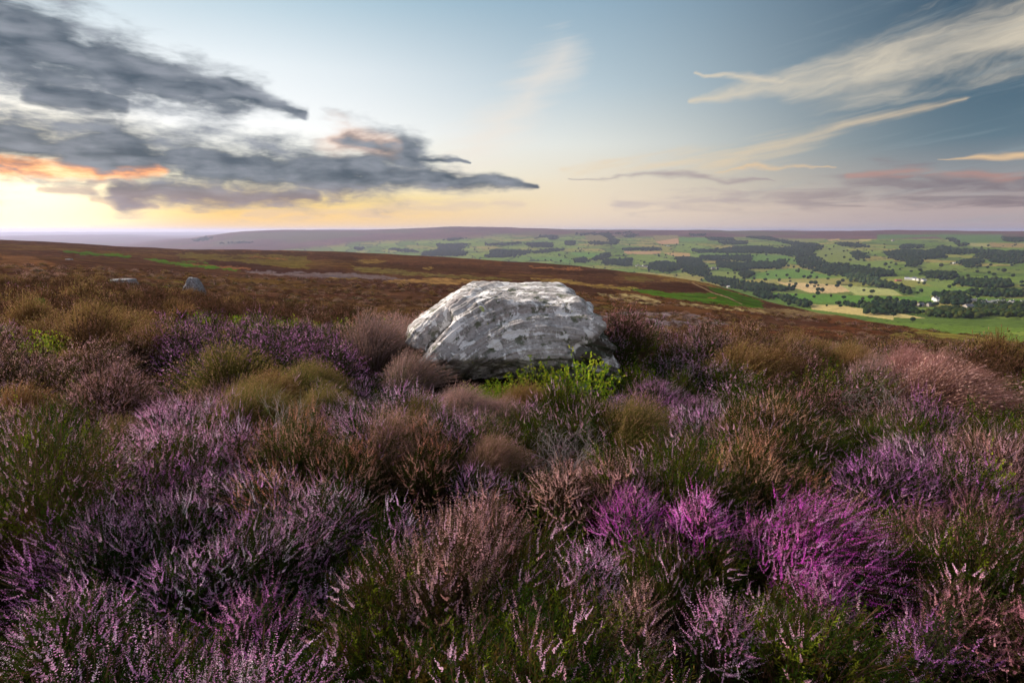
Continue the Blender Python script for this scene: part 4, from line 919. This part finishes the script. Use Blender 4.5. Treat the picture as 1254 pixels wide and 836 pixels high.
WOODS = [
 (c1((390,420),(480,410),(650,425),(690,460),(650,475),(480,465),(380,440)), 'short dark oval wood right of the white farmstead'),
 (c1((670,490),(740,475),(1000,480),(1130,500),(1165,545),(800,540),(680,515)), 'long dark oval wood standing alone in pale green fields, far right'),
 (c1((65,240),(250,225),(560,245),(585,290),(330,295),(385,330),(370,350),(240,365),(270,330),(110,290)), 'dark forked wood above the white farmstead'),
 (c1((590,120),(650,120),(705,158),(640,150)), 'small dark wood high on the green hillside'),
 (c1((450,235),(560,190),(700,222),(1080,235),(1085,255),(860,250),(600,258)), 'long thin wood across the upper right hillside'),
 (c1((830,285),(840,262),(1000,262),(1180,235),(1254,240),(1254,335),(980,332),(960,305)), 'large dark wood at the right end of the hillside'),
 (c1((700,320),(820,300),(910,325),(830,345),(800,378),(700,345)), 'dark wedge of wood between the long thin wood and the farmland'),
 (c1((1060,110),(1254,118),(1254,150),(1100,150)), 'dark wood just under the moor top, far right'),
 (c1((200,180),(380,180),(380,205),(210,208)), 'short tree belt above the forked wood'),
 (c1((0,395),(100,400),(150,440),(0,450)), 'small wood left of the white farmstead'),
 (c1((0,490),(60,490),(160,530),(250,560),(315,600),(230,602),(180,560),(0,540)), 'tree line sloping down beside the pale striped field'),
 (c1((740,592),(860,580),(1254,585),(1254,630),(780,615)), 'tree belt behind the white village houses'),
 (c1((480,605),(700,602),(770,640),(760,700),(560,690),(540,640)), 'grey-green trees between the farm lane and the village'),
 (c1((0,655),(150,655),(340,690),(480,690),(480,703),(200,712),(0,700)), 'hedgerow trees left of the village in the nearest fields'),
 (c1((0,715),(330,742),(290,762),(0,762)), 'tree hedge below the hedgerow trees near the moor edge'),
 (c1((420,760),(560,720),(760,740),(1254,700),(1254,800),(1000,790),(800,812),(640,805),(430,790)), 'nearest rounded trees in front of the village at the moor edge'),
 (c1((800,690),(1254,690),(1254,740),(820,740)), 'trees among and below the white village houses'),
 (c1((680,165),(760,165),(770,190),(690,190)), 'small clump of trees in the middle of the upper right hillside'),
 (c2((0,105),(200,108),(300,140),(440,160),(600,170),(650,200),(550,240),(620,300),(700,345),(820,350),(1000,370),(1254,412),(1254,445),(840,450),(620,415),(450,360),(420,280),(280,250),(0,245),(0,195),(200,195),(280,210),(420,185),(230,135),(0,112)), 'great branching dark wood running down the middle of the hillside'),
 (c2((0,330),(180,320),(210,345),(200,385),(60,380),(0,372)), 'dark wood left of the green field above the stubble'),
 (c2((210,345),(260,315),(330,305),(330,350),(270,385),(215,380)), 'round clump of tall trees beside the left wood'),
 (c2((0,512),(150,515),(380,558),(385,575),(0,572)), 'dark tree belt at the lower left of the pink stubble field'),
 (c2((760,160),(860,160),(1040,188),(1040,202),(820,190)), 'thin dark tree belt under the purple moor'),
 (c2((840,432),(1000,440),(1200,510),(1210,545),(1050,522),(900,492)), 'paler grey-green plantation above the striped field'),
 (c2((70,585),(200,590),(232,650),(80,625)), 'dark trees peeping over the moor edge left'),
 (c2((260,630),(340,630),(550,690),(550,718),(480,715),(340,668)), 'trees peeping over the moor edge beside the pale field'),
 (c2((770,672),(1254,690),(1254,712),(1254,740),(1000,722),(800,695)), 'thick tree hedge beyond the pale band of field'),
 (c2((1005,745),(1080,728),(1180,735),(1212,780),(1010,770)), 'dark rounded thicket on the near edge of the pale band of field'),
 (c2((895,235),(1010,250),(1020,270),(1045,295),(930,297),(900,262)), 'small ragged wood in the rough upper pasture'),
 (c3((50,243),(380,238),(385,260),(70,260)), 'straight dark shelter belt above the pink fields'),
 (c3((280,375),(400,355),(540,375),(540,420),(430,445),(290,420)), 'rounded blue-green wood behind the moor ridge'),
 (c3((640,258),(980,245),(1000,225),(1254,225),(1254,280),(980,280),(690,275)), 'upper dark wood reaching the great branching wood'),
 (c3((720,305),(1150,308),(1155,350),(740,338)), 'straight dark wood below the green strip'),
 (c3((515,325),(600,318),(720,335),(780,430),(800,490),(620,460),(540,360)), 'wood in the valley hollow behind the green bracken slope'),
 (c3((760,482),(930,500),(1254,570),(1254,612),(1100,600),(900,562),(780,522)), 'dark tree line sloping down behind the moor edge'),
 (c3((780,145),(1000,155),(1000,175),(790,170)), 'small dark plantation near the moor top'),
 (c3((890,180),(1110,180),(1112,206),(900,206)), 'dark block plantation below the small one near the moor top'),
 (c3((870,350),(1020,372),(1254,360),(1254,412),(1180,410),(1010,440),(980,410),(880,400)), 'ragged trees around the farm sheds in the middle distance'),
 (c3((1065,450),(1145,440),(1180,465),(1100,505),(1065,480)), 'round clump of trees on the open green slope'),
 (c3((640,120),(760,125),(760,138),(640,135)), 'thin dark copse on the moor edge'), (c3((80,130),(180,118),(140,145),(80,150)), 'thin copse high on the hillside, left of the diamond field'),
 (c4((420,192),(480,168),(600,168),(600,202),(555,202),(540,180),(470,184)), 'L shaped plantation on the purple hillside'),
 (c4((0,240),(200,232),(300,220),(305,236),(150,252),(0,252)), 'faint blue tree belt, upper one behind the moor'),
 (c4((330,238),(450,225),(570,228),(578,272),(470,268),(400,262)), 'hazy blue wood block behind the moor'),
 (c4((50,290),(200,295),(380,300),(390,318),(200,352),(0,352),(0,335),(40,330)), 'wide hazy wood on the valley floor behind the moor'),
 (c4((400,310),(500,290),(680,280),(680,290),(560,302),(420,320)), 'thin hazy belt joining the two hazy woods'),
 (c4((750,155),(800,143),(1000,145),(1240,142),(1240,152),(1050,158),(800,165)), 'thin belt of trees along the foot of the moor top'),
 (c4((1000,150),(1060,160),(1140,215),(1100,245),(900,240),(870,222),(1080,225)), 'tree line curving round the brown diamond field'),
 (c4((680,215),(750,212),(770,250),(690,250)), 'small copse right of the hazy blue wood block'),
 (c4((900,365),(1050,315),(1065,350),(1000,372),(920,380)), 'wedge of trees above the far hamlet'),
 (c4((750,372),(860,358),(880,380),(830,402),(760,400)), 'round hazy copse just over the moor ridge'),
 (c4((1000,375),(1254,365),(1254,430),(1010,412)), 'tree groups right behind the moor ridge'),
 (c5((580,310),(740,290),(700,230),(740,240),(970,240),(900,290),(965,342),(600,342)), 'large blue hazy wood under the highest hill'),
 (c5((1160,350),(1200,290),(1254,282),(1254,355)), 'hazy wood right of the large blue wood'),
 (c5((0,265),(80,268),(90,290),(0,285)), 'faint hazy copse above the left end of the moor ridge'),
 (c5((760,200),(920,185),(950,190),(800,212)), 'thin hazy belt under the highest hill'),
 (c5((300,275),(480,290),(560,310),(460,310),(330,290)), 'thin hazy tree line on the pale green hillside, left'),
 (c6((275,187),(490,177),(495,186),(280,195)), 'long dark plantation strip on the left purple hill'),
 (c6((100,170),(150,155),(215,150),(225,160),(130,178)), 'small plantation at the left end of the purple hill'),
]
for i, (pts_, lb) in enumerate(WOODS):
    wood(pts_, lb, seed=i, spc=7.5 if i in (14, 15, 16, 27) else 10., hh=(8, 13) if i in (14, 15, 16, 13, 26) else (11, 17), tint=(2.2, 1.9, 2.0) if i == 23 else (1.5, 1.25, .9) if i in (15,) else (1, 1, 1), keep=.45 if i == 16 else .75)

def tree_proto(seed, tall):
    V, Fc = crown(seed+20, 2, tall, 120); V[:, 2] = V[:, 2]*.42+.58; V[:, :2] *= .42
    g = np.random.default_rng(seed); col_ = np.repeat(np.array([GT[seed % 4]]), len(V), 0)*(.85+.3*g.random((len(V), 1))); cm = mesh_np('crown', V, Fc, MT, col_, False)
    A = Acc(); an = np.arange(7)/6*2*math.pi; 
    ring = lambda r_, z_: np.stack([np.cos(an)*r_, np.sin(an)*r_, an*0+z_], 1)
    Vt = np.concatenate([ring(.035, -.05)[:6], ring(.022, .5)[:6]]); Ft = np.array([[i, (i+1) % 6, 6+(i+1) % 6, 6+i] for i in range(6)]); return cm, mesh_np('trunk', Vt, Ft, MBK)
TP = [tree_proto(i, [1., 1.15, .85, 1.25][i % 4]) for i in range(4)]
tn = 0
def put_tree(x, y, h, label, group, wide=1.):
    global tn
    cm, tm = TP[tn % 4]; tn += 1; rt = empty('field_tree', (x, y, float(height(x, y))-.2), random.uniform(0, 6)); rt.scale = (h*wide, h*wide, h); obj('crown', cm, rt); obj('trunk', tm, rt); tag(rt, label, 'tree', group); return rt
T2 = [(490,460,15,'lone dark round tree on the boundary above the pink stubble field'), (345,445,14,'round tree left of the lone dark tree in the green field'), (695,475,12,'pale small tree on the upper edge of the stubble'), (600,462,11,'faint small tree right of the lone dark tree'),
 (550,515,16,'left tree of the dark pair in the pink stubble field'), (587,518,17,'right tree of the dark pair in the pink stubble field'), (580,540,10,'low tree below the dark pair in the stubble'), (612,528,8,'small bush right of the dark pair in the stubble'), (610,575,15,'left tree of the clump on the lower edge of the stubble'), (645,578,15,'right tree of the clump on the lower edge of the stubble'),
 (367,525,11,'left of two round trees at the left end of the stubble'), (421,522,12,'right of two round trees at the left end of the stubble'), (685,525,9,'little round tree between the dark pair and the wide tree in the stubble'), (785,518,17,'wide tree at the right end of the pink stubble'), (775,538,14,'tree just under the wide tree in the stubble'), (50,492,9,'small tree alone at the far left of the stubble strip'),
 (557,425,13,'tree in the green field under the great wood'), (403,372,13,'tree on the slope under the left wood'), (358,365,16,'taller tree between the two clumps under the left wood'), (447,388,9,'small tree right of the clumps under the left wood'), (347,610,9,'left small bush in the bright green meadow'), (421,613,9,'right small bush in the bright green meadow'), (830,640,12,'olive round tree alone in the bright meadow'), (990,648,9,'low dark bush right of the olive tree in the meadow'), (685,700,6,'tiny green bush on the pale band of field'),
 (1045,360,16,'round tree in the open pasture right of the great wood'), (1087,385,13,'round tree just below the one in the open pasture'), (1185,352,16,'dark tree right of the pair in the open pasture'), (1055,640,13,'left tree of three at the thick hedge'), (1110,655,15,'middle tree of three at the thick hedge'), (1215,652,14,'right tree of three at the thick hedge'), (745,195,13,'tree at the top of the rough pasture'), (830,235,14,'leaning shaped tree in the rough pasture'), (833,290,15,'tall narrow tree in the rough pasture'), (885,315,17,'broad tree in the rough pasture'), (870,345,12,'tree on the upper edge of the great wood')]
def at2(fn, x, y): return fn((x, y))[0]
for x_, y_, h_, lb in T2:
    u, v = at2(c2, x_, y_); p = ground_at(u, v, rmin=600)
    if p: put_tree(p[0], p[1], h_, lb, None, 1.15)
T1 = [(70,355,17,'dark round tree left of the forked wood'), (160,350,14,'tree between the round tree and the forked wood'), (290,412,13,'round tree under the forked wood'), (545,365,18,'tall dark tree in the middle of the right pastures'), (940,378,14,'round tree in the walled fields on the right'), (1157,450,13,'round tree right of the long oval wood'), (1035,392,10,'little tree beside the walled field on the right'), (770,450,12,'pale bushy tree above the long oval wood'), (615,546,9,'low wide bush alone between the farmstead and the oval wood'), (400,515,11,'round tree below the white farmstead'), (355,508,9,'smaller tree left of the round tree below the farmstead'), (1080,410,17,'leafy tree at the top of the lane on the right'), (370,400,14,'dark tree right of the round tree under the forked wood'), (100,650,13,'brown-green tree behind the hedgerow left of the village'), (310,690,14,'broad tree at the end of the hedgerow left of the village'), (50,760,15,'largest dark tree on the moor edge'), (320,770,14,'wide dark tree on the moor edge left of the village trees')]
for x_, y_, h_, lb in T1:
    u, v = at2(c1, x_, y_); p = ground_at(u, v, rmin=500)
    if p: put_tree(p[0], p[1], h_, lb, None, 1.15)
T3 = [(370,312,17,'dark round tree under the straight shelter belt'), (490,310,15,'tree at the left end of the lower pink field'), (425,303,13,'tree between the round tree and the lower pink field'), (1163,530,10,'lone tree on the yellow field'), (520,210,13,'tree above the field wall near the far farm'), (575,218,16,'larger tree right of the far farm'), (400,215,14,'tree left of the far farm'), (120,350,16,'tall tree above the far hamlet'), (240,365,12,'tree on the slope above the far hamlet'), (210,352,9,'small tree left of the tree above the far hamlet')]
for x_, y_, h_, lb in T3:
    u, v = at2(c3, x_, y_); p = ground_at(u, v, rmin=700)
    if p: put_tree(p[0], p[1], h_, lb, None, 1.1)
g = np.random.default_rng(5); cand = np.argwhere((ed < .05) & val & (hill < .2) & (RG > 1100) & (RG < 5200) & (UG > 380) & (UG < 1254) & (VG > 292) & (VG < 395)); g.shuffle(cand); used_ = []; cnt = 0
for i_, j_ in cand:
    if cnt >= 225: break
    x, y, z = XG[i_, j_], YG[i_, j_], ZG[i_, j_]; u, v = UG[i_, j_], VG[i_, j_]
    if any(inpoly(np.array(u), np.array(v), w_[0]) for w_ in WOODS) or any((x-a_)**2+(y-b_)**2 < 30**2 for a_, b_ in used_): continue
    vis = ground_at(float(u), float(v)-.4)
    if vis is None or abs(math.hypot(vis[0], vis[1])-RG[i_, j_]) > 90: continue
    used_.append((x, y)); cnt += 1
    put_tree(x+g.uniform(-3, 3), y+g.uniform(-3, 3), g.uniform(8, 15), 'small dark tree scattered along the field walls of the far valley', 'trees scattered along the field walls', g.uniform(.95, 1.35))

# houses
def flat_mat(name, colr, rough=.8, noise_=.15):
    m, t, out = material(name); b = t.new('ShaderNodeBsdfPrincipled'); n_ = t.noise(t.new('ShaderNodeTexCoord').outputs['Object'], 1.4, 4, .6)
    t.put(b.inputs[0], t.mix(n_, tuple(x*(1-noise_) for x in colr), tuple(min(1, x*(1+noise_)) for x in colr))); b.inputs['Roughness'].default_value = rough; t.l.new(b.outputs[0], out.inputs[0]); return m
MW = flat_mat('white_render', (.80,.79,.76)); MS = flat_mat('grey_stone', (.34,.31,.28)); MRF = flat_mat('slate', (.16,.17,.20)); MRR = flat_mat('red_roof', (.36,.12,.10)); MSH = flat_mat('pale_metal_roof', (.62,.66,.72), .4)
def box(b, x0, x1, y0, y1, z0, z1):
    v = [b.verts.new(p) for p in ((x0,y0,z0),(x1,y0,z0),(x1,y1,z0),(x0,y1,z0),(x0,y0,z1),(x1,y0,z1),(x1,y1,z1),(x0,y1,z1))]
    for f in ((3,2,1,0),(4,5,6,7),(0,1,5,4),(1,2,6,5),(2,3,7,6),(3,0,4,7)): b.faces.new([v[i] for i in f])
def bm_mesh(name, b, mat): me = bpy.data.meshes.new(name); b.to_mesh(me); b.free(); me.materials.append(mat); return me
MWN = flat_mat('dark_window_glass', (.04,.045,.055), .2)
def house_meshes(w, d, h, rh, wm, rm, chim=True):
    b = bmesh.new(); box(b, -w/2, w/2, -d/2, d/2, -1.5, h)
    for s_ in (-1, 1):
        a = [b.verts.new(p) for p in ((s_*w/2, -d/2, h), (s_*w/2, d/2, h), (s_*w/2, 0, h+rh))]; b.faces.new(a)
    walls = bm_mesh('wall', b, wm); b = bmesh.new(); o_ = .35
    for s_ in (-1, 1):
        p = [(-w/2-o_, s_*(d/2+o_), h-o_*rh/(d/2)+.03), (w/2+o_, s_*(d/2+o_), h-o_*rh/(d/2)+.03), (w/2+o_, 0, h+rh+.03), (-w/2-o_, 0, h+rh+.03)]
        lo_ = [b.verts.new(q_) for q_ in p]; up = [b.verts.new((q_[0], q_[1], q_[2]+.2)) for q_ in p]
        b.faces.new(lo_); b.faces.new(up)
        for i in range(4): b.faces.new((lo_[i], lo_[(i+1) % 4], up[(i+1) % 4], up[i]))
    roof = bm_mesh('roof', b, rm); b = bmesh.new(); box(b, w*.36, w*.36+.9, -.4, .4, h+rh*.6, h+rh+1.1); ch = bm_mesh('chimney', b, wm) if chim else (b.free() or None)
    b = bmesh.new(); box(b, -.6, .6, -.05, .05, -.6, .6); return walls, roof, ch, bm_mesh('window', b, MWN), (w, d, h)
HM = {'white': house_meshes(11, 7.5, 5.6, 3., MW, MRF), 'stone': house_meshes(13, 7, 5.2, 3., MS, MRF), 'shed': house_meshes(24, 12, 4.5, 2.2, MS, MSH, False), 'redshed': house_meshes(20, 9, 3.6, 2., MRR, MRR, False), 'bigstone': house_meshes(18, 11, 8, 4., MS, MRF), 'wshed': house_meshes(26, 9, 4., 2., MW, MSH, False)}
def house(fn, x_, y_, kind, label, group=None, cat='house', rz=None, s=1.):
    (u, v), = fn((x_, y_)); p = ground_at(u, v, rmin=500)
    if p is None: return
    W, Rf, Ch, Wi, (w, d, h) = HM[kind]; rt = empty({'house': 'house', 'farm shed': 'farm_shed', 'farmhouse': 'farmhouse'}[cat], (p[0], p[1], p[2]+.3), random.uniform(-.7, .7) if rz is None else rz, s)
    obj('wall', W, rt); r_ = obj('roof', Rf, rt)
    if Ch: obj('chimney', Ch, r_)
    if cat != 'farm shed':
        for wx_ in (-.3, 0., .3):
            for wz in ((1.5, 4.0) if h > 4.8 else (1.5,)): w_ = obj('window', Wi, rt); w_.location = (wx_*w, -d/2-.02, wz)
    tag(rt, label, cat, group)
random.seed(3)
vil = [(805,660),(825,658),(860,685),(872,680),(915,668),(928,675),(995,672),(1020,668),(1035,680),(1060,672),(1085,678),(1100,690),(1115,682),(1130,695),(1145,672),(1158,690),(1175,684),(1210,680),(1218,692),(1240,675),(1250,690),(985,690),(1010,695),(900,690)]
for k_, (x_, y_) in enumerate(vil):
    house(c1, x_, y_+6, 'white' if k_ % 5 else 'stone', 'white and grey slate roofed house in the village beyond the moor edge, far right', 'houses of the valley village')
for k_, (x_, y_) in enumerate([(255,465),(270,470),(300,468),(318,466),(335,472),(350,478),(385,478),(398,482)]):
    house(c1, x_, y_, 'wshed' if k_ % 3 == 1 else 'white' if k_ % 2 else 'stone', 'white walled farm building of the farmstead in the open fields', 'buildings of the white farmstead', 'farm shed' if k_ % 3 == 1 else 'farmhouse')
house(c1, 180, 482, 'redshed', 'dull red farm shed at the left end of the white farmstead', None, 'farm shed', .1)
for lb, (x_, y_), kd, ct in [('white cottage uppermost at the bend of the lane left of the village', (492,645), 'white', 'house'), ('white house in the middle at the lane left of the village', (512,656), 'white', 'house'), ('white house lowest at the lane left of the village', (535,663), 'wshed', 'farm shed'),
  ('large grey stone house among the trees in front of the village', (775,728), 'bigstone', 'house'), ('long pale roofed barn behind the hedgerow left of the village', (188,680), 'shed', 'farm shed'), ('grey stone house right of the pale roofed barn', (372,700), 'stone', 'house'), ('low grey farmhouse hidden in the hedge near the village', (450,700), 'stone', 'farmhouse'),
  ('pale roofed farm in front of the long thin wood', (368,226), 'shed', 'farm shed'), ('white farmhouse left of the wedge wood', (665,332), 'wshed', 'farmhouse'), ('distant stone farm high on the right hillside', (135,142), 'bigstone', 'farmhouse')]:
    house(c1, x_, y_, kd, lb, None, ct, .2)
for lb, (x_, y_), kd, ct in [('stone farmhouse in the middle valley beside the branching wood', (830,418), 'bigstone', 'farmhouse'), ('small white cottage left of the stone farmhouse', (795,418), 'white', 'house'), ('stone barn right of the stone farmhouse', (868,415), 'stone', 'farm shed'), ('pale roofed shed behind the moor edge below the tree line', (978,572), 'shed', 'farm shed'),
  ('long grey shed among ragged trees in the middle distance', (970,390), 'shed', 'farm shed'), ('farm with grey roofs above the upper pink field', (445,222), 'shed', 'farm shed'), ('grey farm buildings below the round trees, middle distance', (662,405), 'shed', 'farm shed'), ('orange-brown gabled house beside the upper dark wood', (975,244), 'redshed', 'house')]:
    house(c3, x_, y_, kd, lb, None, ct, .1)
for k_, (x_, y_) in enumerate([(175,392),(195,385),(215,396),(235,390),(250,400),(265,388),(272,400),(400,352),(425,348),(450,352)]):
    house(c3, x_, y_, 'stone' if k_ % 3 else 'white', 'grey roofed house of the hazy hamlet just over the moor ridge', 'houses of the hazy hamlet')
